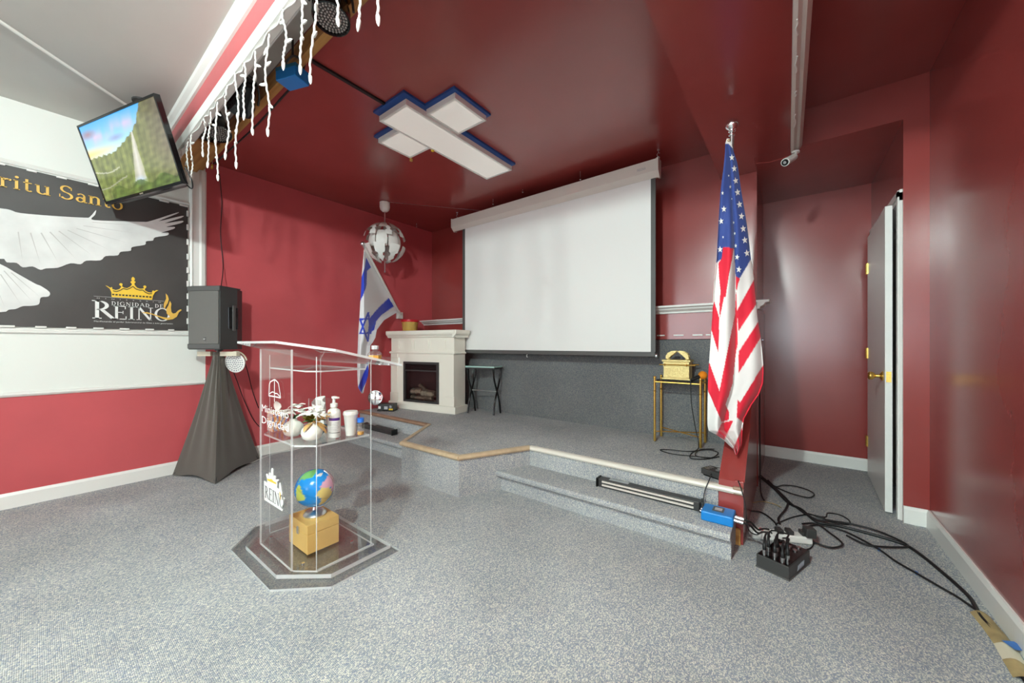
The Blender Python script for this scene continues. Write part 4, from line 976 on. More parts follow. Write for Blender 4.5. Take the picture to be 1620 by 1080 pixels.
for (x, y, r) in ((280, 285, 20), (294, 348, 21), (302, 417, 21), (313, 483, 22), (324, 552, 22), (335, 619, 22), (345, 690, 22), (354, 755, 22), (366, 829, 22), (320, 922, 21), (310, 852, 18), (302, 787, 14), (296, 717, 11), (271, 452, 12), (227, 487, 13), (235, 578, 20), (219, 647, 19), (213, 808, 20), (230, 738, 9), (262, 388, 8), (280, 520, 7), (290, 655, 9)):
    u0, v0 = z1((x, y))[0]; m = MB(); ro = r*.27778; th = random.uniform(-.2, .2); pts = []
    for k in range(10):
        rr = ro if k % 2 == 0 else ro*.42; t = th-PI/2+k*PI/5; uu, v_ = u0+rr*math.cos(t)*(.8 if r > 15 else .6), v0+rr*math.sin(t)
        L_, R2 = np.interp(v_, qv, ql), np.interp(v_, qv, qr); a = min(.99, max(.01, (uu-L_)/(R2-L_))); pts.append(uspt(uu, v_, a, .006))
    c0 = sum(pts, Vector())/10; o = len(m.v); m.v += [tuple(c0)]+[tuple(p) for p in pts]
    for k in range(10): m.f.append((0, 1+k, 1+(k+1) % 10)); m.m.append(0)
    m.build('star', 'star_white', us)
MB().cyl((-.30, 2.58, .58), (-.282, 2.555, 2.38), .0125, n=14).build('pole', 'silver', us, 50)
MB().lathe([(.013, 0), (.018, .006), (.018, .014), (.012, .02), (.02, .028), (.012, .034), (.03, .05), (.037, .068), (.032, .088), (.015, .102), (.001, .104)], (-.282, 2.555, 2.375), 22).build('finial_ball', 'chrome', us, 60)
MB().cyl((-.30, 2.58, .57), (-.30, 2.58, .64), .019).cyl((-.30, 2.59, .60), (-.29, 2.86, .60), .008).build('pole_socket', 'black_plastic', us, 40)
MB().tube([uspt(1153, 222, .5, .004)+Vector((.006*math.cos(t), 0, .006*math.sin(t))) for t in [2*PI*k/12 for k in range(12)]], .002, 5, True).build('grommet', 'brass', us, 60)

i8 = lambda *ps: [(560+x*.24064, 380+y*.24064) for x, y in ps]
is_rows = [(395, 575.5, 577), (404, 575, 582), (420, 573.5, 590), (438, 572, 600), (460, 571, 612), (483, 569.6, 624), (493, 569, 630), (500, 568.6, 618), (506, 568.2, 608), (515, 567.6, 601), (522, 567, 596), (534, 566.5, 594), (541, 566.2, 590), (546, 566, 586), (560, 565.4, 585), (577, 565, 584), (594, 565.2, 582.4), (605, 565.6, 579), (613, 566.5, 576.5), (622, 572, 574)]
IB = lin(38, 66, 200); DK = lin(30, 34, 80)
def lines(pts, w):
    out = []
    for p, q in zip(pts[:-1], pts[1:]):
        dx, dy = q[0]-p[0], q[1]-p[1]; L = math.hypot(dx, dy); nx, ny = -dy/L*w/2, dx/L*w/2; ex, ey = dx/L*w*.4, dy/L*w*.4
        out.append([(p[0]+nx-ex, p[1]+ny-ey), (q[0]+nx+ex, q[1]+ny+ey), (q[0]-nx+ex, q[1]-ny+ey), (p[0]-nx-ex, p[1]-ny-ey)])
    return out
s8 = lambda *ps: [(540+x*.20364, 480+y*.20364) for x, y in ps]
is_pat = [(IB, i8((80, 112), (112, 178), (86, 202), (82, 300), (60, 362), (20, 440), (30, 300), (70, 180))), (IB, i8((228, 378), (262, 434), (182, 490), (147, 530), (132, 590), (106, 606), (105, 510), (150, 455))),
          (IB, i8((92, 815), (100, 890), (65, 962), (44, 1004), (26, 968), (60, 880)))]
is_pat += [(IB, l) for l in lines(s8((210, 72), (146, 232), (228, 228), (210, 72)), 3.0)]+[(IB, l) for l in lines(s8((146, 122), (226, 118), (206, 290), (146, 122)), 3.0)]
isf = thing('blue_white_flag', 'white flag with blue stripes and blue six pointed star on a tilted pole', 'flag', (-4.22, 3.03, 1.55))
def is_depth(a, u, v):
    k = min(1, max(0, (v-395)/60)); return -.04*k*math.sin(a*PI*2.2+.4)-.015*k*math.sin(a*9+v*.02)+.93*max(0, (u-576)/56)
cloth(575, is_rows, is_pat, lin(232, 231, 232), 4.0, (-3.72, 2.19, 0), 70, 190, is_depth, 'flag_cloth', isf)
pa, pb_ = Vector(on(575, 388, X=-3.70)), Vector(on(633, 497, X=-4.215))
MB().cyl(pa, pb_, .014, n=14).build('pole', 'white_plastic', isf, 50)
MB().ball(pa+(pa-pb_).normalized()*.02, .026, 14).cyl(pa, pa+(pb_-pa).normalized()*.03, .018).build('finial', 'silver', isf, 50)
MB().cyl(pb_, pb_+(pa-pb_).normalized()*.07, .019).bbox(-4.2495, -4.205, pb_.y-.04, pb_.y+.04, pb_.z-.06, pb_.z+.03, .003).build('wall_bracket', 'white_plastic', isf)

# ------------------------------------------------------------------ fireplace and neighbours
fa = math.radians(9)
fp_ = thing('electric_fireplace', 'cream electric fireplace with mantel, glass front and log set', 'fireplace', (-3.105-1.08*math.cos(fa), 2.975-1.08*math.sin(fa), ZS+.001), (0, 0, fa))
FW, FD = 1.08, .25
MB().bbox(0, FW, 0, FD, 0, .085, .004).build('plinth', 'cream', fp_)
MB().bbox(.03, .26, .02, FD-.01, .085, .90, .002).bbox(.82, FW-.03, .02, FD-.01, .085, .90, .002).box(.26, .82, .02, FD-.01, .085, .105).box(.26, .82, .02, FD-.01, .60, .90).box(.26, .82, .2, FD-.01, .105, .60).build('surround', 'cream', fp_)
for x0, x1 in ((.022, .155), (.925, FW-.022)):
    MB().bbox(x0, x1, .008, .022, .085, .20, .003).build('pilaster_foot', 'cream', fp_)
    MB().bbox(x0+.008, x1-.008, .012, .022, .20, .70, .002).build('pilaster', 'cream', fp_)
MB().prism([(.012, .70), (-.004, .705), (-.008, .715), (-.004, .725), (.012, .73)], lambda p, q, t: (t, p+.01, q), .012, FW-.012).prism([(0, .70), (.012, .705), (.018, .715), (.012, .725), (0, .73)], lambda p, q, t: (FW-.03+p, t, q), .0, FD-.01).build('belt_moulding', 'cream', fp_)
for k in range(3):
    x0 = .16+k*.265; f_ = MB()
    for a in ((x0, x0+.23, .755, .767), (x0, x0+.23, .868, .88), (x0, x0+.012, .767, .868), (x0+.218, x0+.23, .767, .868)): f_.box(a[0], a[1], .013, .0205, a[2], a[3])
    f_.build('frieze_panel', 'cream', fp_)
MB().prism([(.02, .90), (.0, .905), (-.012, .925), (-.03, .94), (-.036, .955), (-.036, .985), (-.03, .99), (FD, .99), (FD, .90)], lambda p, q, t: (t, p, q), -.012, FW+.012).prism([(0, .90), (.02, .905), (.032, .925), (.05, .94), (.056, .955), (.056, .985), (.05, .99), (0, .99)], lambda p, q, t: (FW-.02+p, t, q), -.03, FD).build('mantel_shelf', 'cream', fp_)
MB().box(.262, .818, .125, .13, .105, .60).box(.262, .27, 0.03, .125, .105, .60).box(.81, .818, 0.03, .125, .105, .60).box(.262, .818, 0.03, .125, .105, .112).build('firebox', 'firebox_dark', fp_)
ff = MB()
for a in ((.255, .825, .575, .602), (.255, .825, .098, .122), (.255, .285, .122, .575), (.795, .825, .122, .575)): ff.box(a[0], a[1], .006, .03, a[2], a[3])
ff.box(.285, .795, .012, .028, .485, .50).build('insert_frame', 'black_plastic', fp_)
for k in range(5): MB().box(.29, .79, .012, .024, .508+k*.013, .514+k*.013).build('vent_slat', 'black_gloss', fp_)
MB().box(.285, .795, .022, .025, .122, .485).build('glass_pane', 'fire_glass', fp_)
m = MB(); m.grid(30, 8, lambda a, b: (.30+.48*a, .03+.07*b, .113+.025*math.sin(a*PI)*(.6+.4*math.sin(a*40+b*9))+.01*b)); m.build('ember_bed', 'ash', fp_, 60)
for (p, q, r0, r1) in (((.36, .065, .225), (.53, .065, .235), .042, .046), ((.47, .07, .31), (.60, .075, .21), .022, .036), ((.54, .06, .215), (.745, .06, .21), .05, .042), ((.36, .05, .155), (.70, .05, .155), .024, .026)):
    pts = [tuple(Vector(p).lerp(Vector(q), k/8)+Vector((0, random.uniform(-.003, .003), random.uniform(-.004, .004)))) for k in range(9)]
    MB().tube(pts, [(r0+(r1-r0)*k/8)*random.uniform(.9, 1.1) for k in range(9)], 10).build('log', 'log_bark', fp_, 60)
bk = thing('bucket', 'small shiny gold bucket with red rim on the mantel', 'bucket', (-3.86, 2.98, 1.292))
bxy = on(648.5, 519, Y=2.97); bx0, by0 = -3.83, 2.995-.0; bx0 = on(648.5, 519, Y=by0)[0]
MB().lathe([(.001, 0), (.088, 0), (.092, .004), (.108, .13), (.110, .135), (.104, .135), (.088, .01), (.001, .008)], (bx0, by0, 1.292), 28).build('bucket_wall', 'gold', bk, 40)
MB().lathe([(.106, .118), (.112, .120), (.116, .132), (.113, .148), (.106, .150), (.102, .132)], (bx0, by0, 1.292), 28).build('red_rim', 'red_plastic', bk, 50)
for s_ in (-1, 1): MB().cyl((bx0+s_*.104, by0, 1.40), (bx0+s_*.114, by0, 1.40), .008, n=10).build('bail_ear', 'gold', bk)

stl = thing('folding_tray_table', 'black cross legged tray table with pale glass top by the fireplace', 'table', (-2.9, 3.25, ZS), (0, 0, .20))
def xleg(x):
    for a, b in (((-.085, 0), (.09, .535)), ((.085, 0), (-.09, .535))):
        MB().tube(cr([(x, a[0], .004), (x, a[0]*.75+b[0]*.1, .15), (x, 0, .27), (x, b[0]*.8, .42), (x, b[0], b[1])], 5), .011, 8).build('leg', 'black_gloss', stl, 50)
xleg(-.175); xleg(.175)
MB().cyl((-.175, 0, .27), (.175, 0, .27), .005, n=8).build('cross_rod', 'silver', stl)
MB().bbox(-.20, .20, -.105, .105, .535, .549, .002).build('top_frame', 'black_plastic', stl)
MB().bbox(-.195, .195, -.108, .10, .5495, .566, .002).build('glass_top', 'glass_mint', stl)

# chrome spotlight, laser box and LED bar at the fireplace end
sc_ = Vector((-4.03, 2.53, .47)); sn = Vector((.62, -.76, .12)).normalized(); Ts = sn.to_track_quat('Z', 'Y').to_matrix()
spt = thing('chrome_spotlight', 'round chrome reflector spotlight at the foot of the white and blue flag', 'spotlight', (-4.03, 2.60, ZS))
MB().lathe([(.001, -.085), (.03, -.08), (.06, -.05), (.08, -.01), (.086, .0), (.088, .006), (.082, .008)], sc_, 28, Ts).build('shell', 'chrome', spt, 50)
MB().lathe([(.001, -.055), (.03, -.048), (.055, -.028), (.076, -.002)], sc_, 28, Ts).build('reflector', 'chrome', spt, 50)
MB().tube([sc_+Ts @ Vector((.084*math.cos(t), .084*math.sin(t), .006)) for t in [2*PI*k/28 for k in range(28)]], .006, 6, True).build('rim', 'chrome', spt, 60)
MB().tube([sc_+Ts @ Vector((-.08, 0, .01)), sc_+Ts @ Vector((.08, 0, .01))], .003, 6).tube([sc_+Ts @ Vector((0, -.08, .01)), sc_+Ts @ Vector((0, .08, .01))], .003, 6).ball(sc_+Ts @ Vector((0, 0, .008)), .016, 10).build('guard', 'chrome', spt, 60)
MB().tube(cr([sc_+Ts @ Vector((.088, 0, -.02)), sc_+Vector((.0, .05, -.06)), (sc_.x+.01, sc_.y+.07, ZS+.05), (sc_.x+.01, sc_.y+.07, ZS+.012)], 5), .008, 8).lathe([(.05, 0), (.05, .008), (.02, .014)], (sc_.x+.01, sc_.y+.07, ZS+.002), 18).build('stand', 'black_plastic', spt, 50)
lz = thing('laser_projector', 'small black laser projector box on the stage beside the fireplace', 'projector', (-3.97, 2.66, ZS+.001), (0, 0, .55))
MB().bbox(-.10, .10, -.055, .055, .01, .09, .004).build('housing', 'black_plastic', lz)
MB().bbox(-.105, .105, -.06, .06, .0, .01, .002).build('base_plate', 'black_gloss', lz)
MB().cyl((.06, -.0555, .055), (.06, -.061, .055), .018, n=16).build('lens', 'chrome', lz)
MB().box(.04, .09, -.0575, -.0553, .015, .034).build('warning_sticker', 'yellow_flower', lz)
MB().box(-.095, -.065, -.0575, -.0553, .03, .06).build('paper_label', 'ink_white', lz)
MB().box(-.02, .025, -.0575, -.0553, .025, .06).build('front_print', 'silver', lz)

def ledbar(name, label, x0, x1, y0, y1, z, fresh):
    t = thing(name, label, 'light bar', ((x0+x1)/2, (y0+y1)/2, z))
    MB().bbox(x0, x1, y0+.012, y1, z, z+.055, .004).build('bar_housing', 'black_plastic', t)
    if fresh:
        for k, zz in enumerate((.013, .036)): MB().box(x0+.03, x1-.03, y0+.004, y0+.014, z+zz, z+zz+.010).build('reflector_strip', 'case_white', t)
    else:
        for k, zz in enumerate((.010, .022, .034)): MB().box(x0+.02, x1-.02, y0+.006, y0+.014, z+zz, z+zz+.006).build('cooling_fin', 'led_dark', t)
    for xx in (x0-.012, x1): MB().bbox(xx, xx+.012, y0, y1+.002, z, z+.06, .003).build('end_plate', 'black_gloss', t)
    MB().box(x0+.07, x0+.2, y1-.04, y1-.01, z+.055, z+.0565).build('type_label', 'silver', t)
    return t
ledbar('light_bar', 'long black LED bar with bright reflectors on the step by the blue box', -1.045, -.42, 2.325, 2.395, .151, True)
ledbar('light_bar', 'short black LED bar on the step below the fireplace', -3.93, -3.37, 2.30, 2.37, .151, False)
o = MB().tube(cr([on(u, v, Z=.16) for u, v in ((577, 672), (566, 674), (560, 668), (568, 661), (577, 660), (577, 666), (565, 669), (552, 669))], 5), .004, 6).build('bar_cable', 'cable_black'); tag(o, 'looped black cable behind the short LED bar on the step', 'cable')

bl = thing('laser_box', 'bright blue laser box lying on the step by the red side board', 'laser box', (-.318, 2.30, .151))
MB().bbox(-.395, -.24, 2.235, 2.36, .151, .205, .008).build('housing', 'blue_case', bl)
MB().box(-.345, -.29, 2.27, 2.335, .2051, .2065).build('print_panel', 'dark_grey', bl)
MB().box(-.335, -.30, 2.285, 2.32, .2066, .2075).build('print_badge', 'silver', bl)
for y in (2.27, 2.315): MB().cyl((-.24, y, .18), (-.20, y, .178), .010, n=12).build('jack_plug', 'silver', bl)
for y in (2.27, 2.30): MB().cyl((-.395, y, .185), (-.405, y, .19), .006, n=8).build('toggle_switch', 'chrome', bl)

fc = thing('foot_controller', 'black foot controller lying on the white stage edge', 'controller', (-.335, 2.55, ZS), (0, 0, -.42))
MB().prism([(-.10, -.05), (.04, -.055), (.085, -.03), (.085, .04), (.03, .055), (-.10, .045)], lambda a, b, t: (a, b, t), .012, .045).build('controller_body', 'black_plastic', fc)
for k in range(3): MB().box(-.088, -.058, -.035+k*.022, -.024+k*.022, .0452, .047).build('button_bar', 'silver', fc)
MB().cyl((-.02, -.005, .0452), (-.02, -.005, .047), .014, n=16).build('dial', 'silver', fc)
MB().box(-.04, .005, .02, .026, .0452, .0465).box(-.034, .0, .030, .033, .0452, .0465).build('controller_print', 'ink_white', fc)
MB().bbox(-.09, .07, -.045, .045, .001, .012, .003).build('rubber_sole', 'black_gloss', fc)

# ------------------------------------------------------------------ gold side table with the ark model
gt = thing('side_table', 'brass side table with black glass top on the stage', 'side table', (-.745, 3.29, ZS))
cor = [(-.915, 3.19), (-.565, 3.19), (-.565, 3.385), (-.915, 3.385)]
for (x, y) in cor:
    MB().cyl((x, y, ZS+.006), (x, y, .835), .010, n=12).lathe([(.010, 0), (.014, .004), (.010, .012)], (x, y, .72), 12).lathe([(.010, 0), (.013, .006), (.012, .016), (.001, .022)], (x, y, .832), 12).lathe([(.004, 0), (.008, .008), (.010, .02)], (x, y, ZS+.001), 10).build('leg', 'brass', gt, 40)
for (a, b) in zip(cor, cor[1:]+cor[:1]): MB().cyl((*a, .805), (*b, .805), .008, n=10).build('apron_rail', 'brass', gt)
MB().bbox(-.905, -.575, 3.20, 3.375, .815, .825, .002).build('glass_top', 'black_gloss', gt)
MB().cyl((*cor[0], .385), (*cor[2], .385), .005, n=8).cyl((*cor[1], .385), (*cor[3], .385), .005, n=8).build('stretcher', 'brass', gt)
ak = thing('ark_model', 'gold model of a chest with two winged figures and carrying poles', 'ornament', (-.745, 3.285, .826))
x0, x1, y0, y1 = -.853, -.655, 3.225, 3.345
MB().bbox(x0-.012, x1+.012, y0-.01, y1+.01, .8262, .842, .003).build('foot_board', 'ark_gold', ak)
MB().bbox(x0, x1, y0, y1, .842, .975, .002).build('chest', 'ark_gold', ak)
MB().bbox(x0-.012, x1+.012, y0-.010, y1+.010, .975, .992, .004).build('lid', 'ark_gold', ak)
rl = MB()
for zz in (.850, .935, .962): rl.box(x0-.002, x1+.002, y0-.004, y0, zz, zz+.008)
rl.build('front_band', 'ark_gold', ak)
st_ = MB()
for k in range(12): st_.box(x0+.02+k*.0145, x0+.028+k*.0145, y0-.003, y0, .868, .928)
o = st_.build('front_relief', 'ark_gold', ak); o['kind'] = 'stuff'
for yy in (y0-.012, y1+.012): MB().cyl((x0-.03, yy, .95), (x1+.05, yy, .95), .005, n=8).build('carrying_pole', 'brass', ak)
for xx in (x0+.014, x1-.014): MB().tube([(xx, y0-.012+.009*math.cos(t), .95+.009*math.sin(t)) for t in [2*PI*k/10 for k in range(10)]], .003, 5, True).build('pole_ring', 'brass', ak, 60)
for s_ in (-1, 1):
    xb = -.754+s_*.075
    fgo = MB().lathe([(.018, 0), (.02, .012), (.012, .03), (.006, .038), (.010, .046), (.008, .056), (.001, .06)], (xb, 3.285, .992), 12).build('winged_figure', 'ark_gold', ak, 60)
    sh_ = [(.09, .004), (.088, .03), (.072, .052), (.045, .068), (.012, .071), (.004, .066), (.022, .048), (.045, .030), (.062, .012), (.074, .002)]
    for yy in (3.255, 3.30):
        MB().prism([(-.754+s_*p_, .996+q_) for p_, q_ in sh_], lambda p_, q_, t: (p_, yy+t, q_), 0, .014).build('wing', 'ark_gold', fgo)
mc = thing('microphone', 'handheld microphone with orange foam windscreen on the brass table', 'microphone', (-.60, 3.24, .826))
ma, mb_ = Vector((-.612, 3.205, .846)), Vector((-.572, 3.235, .866))
MB().cyl(ma-(mb_-ma)*.6, mb_, .012, .016, n=12).build('handle', 'cable_black', mc, 50)
MB().ball(mb_+(mb_-ma).normalized()*.018, .034, 18).build('foam_windscreen', 'orange_foam', mc, 80)
tag(mc, mc['label'], 'microphone')
o = MB().tube(cr([(-.636, 3.187, .836), (-.632, 3.165, .80), (-.625, 3.165, .65), (-.60, 3.165, .48), (-.575, 3.16, .36), (-.57, 3.10, .312), (-.62, 3.02, .306), (-.75, 2.98, .306), (-.80, 2.93, .306), (-.70, 2.88, .306), (-.55, 2.92, .306), (-.45, 2.95, .306)], 6), .0035, 6).build('microphone_cable', 'cable_black'); tag(o, 'black microphone cable dropping from the brass table', 'cable')
o = MB().tube(cr([on(u, v, Z=.307) for u, v in ((1138, 722), (1115, 726), (1092, 724), (1098, 714), (1120, 711), (1136, 716), (1124, 724), (1100, 720), (1108, 711), (1130, 710))], 6), .0035, 6).build('coiled_cable', 'cable_black'); tag(o, 'coil of black cable on the stage carpet beside the flag', 'cable')

# ------------------------------------------------------------------ floor clutter at the right
ja, jb = Vector((.131, -.024, 0)).normalized(), None
jt = thing('junction_box', 'black stage junction box with rows of plugged connectors on the carpet', 'junction box', (-.03, 2.31, .001), (0, 0, math.atan2(-.045, .131)))
jx, jy, jz = .07, .13, .065
MB().bbox(-jx, jx, -jy, jy, .004, jz, .003).build('box_body', 'black_plastic', jt)
MB().bbox(-jx-.003, jx+.003, -jy-.003, jy+.003, 0, .006, .002).build('base_rail', 'dark_grey', jt)
MB().box(-jx+.006, jx-.006, -jy+.006, jy-.006, jz, jz+.0015).build('top_plate', 'black_gloss', jt)
k = 0
for (x, y) in ((-.045, -.10), (-.045, -.055), (-.005, -.085), (.035, -.105), (.04, -.06), (-.02, -.02), (.02, -.01)):
    sh = MB().cyl((x, y, jz), (x, y, jz+.022), .0095, n=12).build('connector', 'silver', jt, 50)
    MB().tube(cr([(x, y, jz+.02), (x, y, jz+.045), (x-.01, y+.03, jz+.068), (x-.03, y+.10, jz+.06), (x-.04-.01*k, y+.17, jz+.02)], 4), [.008]*5+[.006]*4+[.004]*8, 8).build('connector_lead', 'cable_black', sh, 60); k += 1
for (x, y) in ((-.03, .06), (.0, .075), (.03, .06), (-.03, .10), (.03, .105)): MB().cyl((x, y, jz), (x, y, jz+.008), .010, n=12).build('free_socket', 'silver', jt, 50)
MB().tube(cr([(jx+.0032, -.035+.007*k, .03+.012*(1 if k % 2 else -1)*(1+.3*math.sin(k*3))) for k in range(12)], 4), .0015, 5).build('box_script', 'grey_ink', jt)
pw = thing('power_strip', 'white power strip with black plugs beside the junction box', 'power strip', (-.05, 2.60, .001), (0, 0, .42))
MB().bbox(-.15, .15, -.032, .032, 0, .042, .008).build('strip_body', 'white_plastic', pw)
for x in (-.02, .03, .1): MB().bbox(x, x+.03, -.03, .02, .0425, .065, .004).build('plug', 'black_plastic', pw)
MB().bbox(.11, .16, -.05, .0, .043, .095, .006).build('power_adapter', 'black_plastic', pw)
MB().box(-.10, -.085, -.006, .014, .0425, .048).build('rocker_switch', 'red_plastic', pw)
c8 = lambda *ps: [(1180+x*.3704, 680+y*.3704) for x, y in ps]
cables = [
 (c8((60, 200), (120, 250), (180, 310), (240, 340), (300, 390), (400, 410), (520, 440), (640, 475), (700, 500), (770, 550), (830, 600), (900, 660), (960, 720), (1000, 790), (1060, 860), (1110, 930), (1150, 1000), (1190, 1060), (1240, 1140)), .008, 'thick black cable running along the right wall baseboard'),
 (c8((230, 430), (300, 405), (400, 425), (480, 460), (570, 510), (640, 560), (730, 612), (830, 670), (900, 710), (980, 765)), .005, 'black cable with blue tape rings crossing to the right wall'),
 (c8((75, 205), (125, 240), (160, 235), (215, 240), (270, 258), (292, 275), (270, 288), (220, 278), (170, 262), (110, 235)), .004, 'black cable loop on the carpet nearest the alcove'),
 (c8((250, 352), (335, 372), (350, 355), (400, 362), (440, 385), (440, 402), (400, 400), (350, 388), (330, 370)), .004, 'small oval black cable loop in the middle of the tangle'),
 (c8((95, 215), (150, 270), (178, 300), (172, 335), (140, 375), (145, 400)), .006, 'black cable bending down behind the white power strip'),
 (c8((240, 400), (300, 400), (360, 440), (405, 475), (410, 492), (370, 502), (320, 490), (250, 460), (225, 440)), .005, 'wide black cable loop right of the white power strip'),
 (c8((230, 450), (270, 455), (290, 480), (275, 505), (240, 515), (255, 535)), .0035, 'thin black cord curling beside the junction box corner'),
 (c8((20, 345), (60, 350), (90, 365), (120, 390), (130, 405)), .005, 'black cord arching out from under the red side board'),
 (c8((60, 190), (140, 262), (215, 330), (300, 380), (420, 395), (560, 430), (690, 490), (640, 500), (520, 490), (430, 450)), .005, 'long black cable doubling back on itself near the right wall'),
 (c8((130, 400), (200, 372), (270, 360), (310, 372), (360, 385), (450, 400)), .004, 'thin black cable running behind the power strip towards the loops'),
 (c8((30, 310), (70, 305), (120, 315), (150, 330)), .003, 'thin tan cord end beside the red side board')]
for k, (pts, r, lb) in enumerate(cables):
    o = MB().tube(cr([Vector(on(u, v, Z=r+.002+.004*(k % 3))) for u, v in pts], 6), r, 7).build('floor_cable', 'cable_black' if k < 10 else 'tape_tan', None, 60); tag(o, lb, 'cable', 'cables on the carpet by the alcove')
o = MB().tube(cr([(-.19, 3.44, .9), (-.192, 3.43, .6), (-.188, 3.40, .3), (-.185, 3.37, .05), (-.17, 3.25, .012), (-.15, 3.15, .012)], 6), .005, 6).build('hanging_cable', 'cable_black'); tag(o, 'black cable hanging down at the back end of the red side board', 'cable')
o = MB().tube(cr([(-.385, 2.51, .33), (-.38, 2.41, .325), (-.40, 2.392, .26), (-.405, 2.36, .20)], 6), .003, 6).build('controller_cable', 'cable_black'); tag(o, 'thin cable from the foot controller down to the blue laser box', 'cable')
o = MB().tube(cr([(-.262, 2.50, .335), (-.235, 2.42, .345), (-.20, 2.37, .25), (-.185, 2.36, .12), (-.15, 2.42, .07), (-.13, 2.53, .05)], 6), .003, 6).build('controller_power_cord', 'cable_black'); tag(o, 'thin cord from the foot controller over the red side board to the power strip', 'cable')
for y, lb in ((2.27, 'front black cord leaving the blue laser box jack'), (2.315, 'rear black cord leaving the blue laser box jack')):
    o = MB().tube(cr([(-.20, y, .178), (-.17, y+.01, .17), (-.14, y+.06, .12), (-.12, y+.16, .09), (-.10, y+.24, .06)], 6), .005, 6).build('laser_cable', 'cable_black'); tag(o, lb, 'cable')
for k, (u, v) in enumerate(((1391, 869), (1450, 906))):
    p = on(u, v, Z=.006); o = MB().lathe([(.007, -.008), (.0075, 0), (.007, .008)], p, 12, Matrix.Rotation(PI/2, 3, 'X')).build('tape_ring', 'tape_blue'); tag(o, ['blue tape ring on the cable nearer the tangle', 'blue tape ring on the cable nearer the right wall'][k], 'tape', 'blue tape rings')
tt = thing('taped_cable_strip', 'worn tan tape strip with blue and white pieces along the baseboard', 'tape', (.55, 1.9, 0))
pts = [on(u, v, Z=.0) for u, v in c8((1000, 790), (1060, 862), (1110, 930), (1150, 1000), (1200, 1080))]
for k, (p, q) in enumerate(zip(pts[:-1], pts[1:])):
    p, q = Vector(p), Vector(q); d = (q-p).normalized(); n = Vector((-d.y, d.x, 0))*.028
    m = MB(); m.grid(6, 6, lambda a, b: tuple(p.lerp(q, a)+n*(2*b-1)+Vector((0, 0, .002+.017*math.sin(PI*b))))); m.build('tape_piece', ['tape_tan', 'tape_tan', 'tape_blue' if False else 'ivory_plastic', 'tape_tan'][k], tt, 60)
p, q = [Vector(on(u, v, Z=0)) for u, v in c8((1118, 925), (1180, 968))]
m = MB(); d = q-p; n = Vector((-d.y, d.x, 0)).normalized()*.02; m.grid(4, 2, lambda a, b: tuple(p.lerp(q, a)+n*(2*b-1)+Vector((0, 0, .022)))); m.build('blue_tape_piece', 'tape_blue', tt)

# ------------------------------------------------------------------ lights and devices on the beam
def parcan(loc, aim, label, r=.078):
    t = thing('par_can', label, 'stage light', (loc[0], loc[1], 2.72)); c = Vector(loc); d = Vector(aim).normalized(); T = d.to_track_quat('Z', 'Y').to_matrix()
    MB().lathe([(.03, -.19), (r*.82, -.18), (r*.86, -.10), (r*.95, -.05), (r, -.045), (r, .012), (r-.006, .014), (r-.010, .0)], c, 28, T).build('can', 'black_gloss', t, 40)
    f = MB().lathe([(.001, -.002), (r-.01, -.002), (r-.01, .002), (.001, .002)], c, 28, T).build('lens_plate', 'led_dark', t)
    lm = MB()
    for rr, n in ((0, 1), (.013, 6), (.026, 12), (.039, 18), (.052, 24), (.063, 28)):
        for k in range(n):
            a = 2*PI*k/n; p = c+T @ Vector((rr*math.cos(a), rr*math.sin(a), .002)); lm.lathe([(.0052, 0), (.004, .003), (.001, .004)], p, 6, T)
    o = lm.build('led_lenses', 'lamp_inner', f); o['kind'] = 'stuff'
    pts = [c+T @ Vector(((r+.012)*math.cos(a), 0, -.06-.16*math.sin(a))) for a in [PI*k/10 for k in range(11)]]
    MB().tube(pts, .006, 6).build('yoke', 'black_plastic', t, 60)
    top = c+T @ Vector((0, 0, -.22)); MB().cyl(top, (top.x, min(top.y, .86), 2.799), .008).build('clamp_stem', 'black_plastic', t)
    return t
parcan((-1.62, .80, 2.57), (.15, -.10, -1), 'large black LED par can at the top edge, nearest the camera')
parcan((-2.74, .775, 2.60), (-.8, .05, -.5), 'dark par can seen from its finned back, middle of the beam')
parcan((-3.13, .775, 2.575), (.5, .10, -.9), 'small black par can lowest along the beam, near the television', .07)
hb = thing('beam_laser', 'bright blue laser box hanging under the wooden joist', 'laser box', (-2.17, .86, 2.60), (0, 0, .35))
MB().bbox(-.07, .07, -.045, .045, -.05, .02, .004).build('housing', 'blue_case', hb)
MB().bbox(-.071, .071, -.046, -.01, .0, .021, .003).build('dark_top', 'rug_teal', hb)
MB().tube(cr([(-.05, 0, .02), (-.05, 0, .07), (.0, 0, .10), (.05, 0, .07), (.05, 0, .02)], 5), .006, 6).build('bracket', 'black_plastic', hb)
MB().cyl((0, 0, .10), (0, 0, .19), .006, n=8).build('hanger_bolt', 'black_plastic', hb)
il = thing('icicle_lights', 'white icicle string lights hanging from the red beam', 'string lights', (-2.3, .65, 2.51))
bulb_me = MB().lathe([(.003, 0), (.0055, .004), (.0055, .014), (.0045, .022), (.001, .030)], (0, 0, 0), 8).mesh('bulb', 'white_plastic', smooth=50)
tops = []
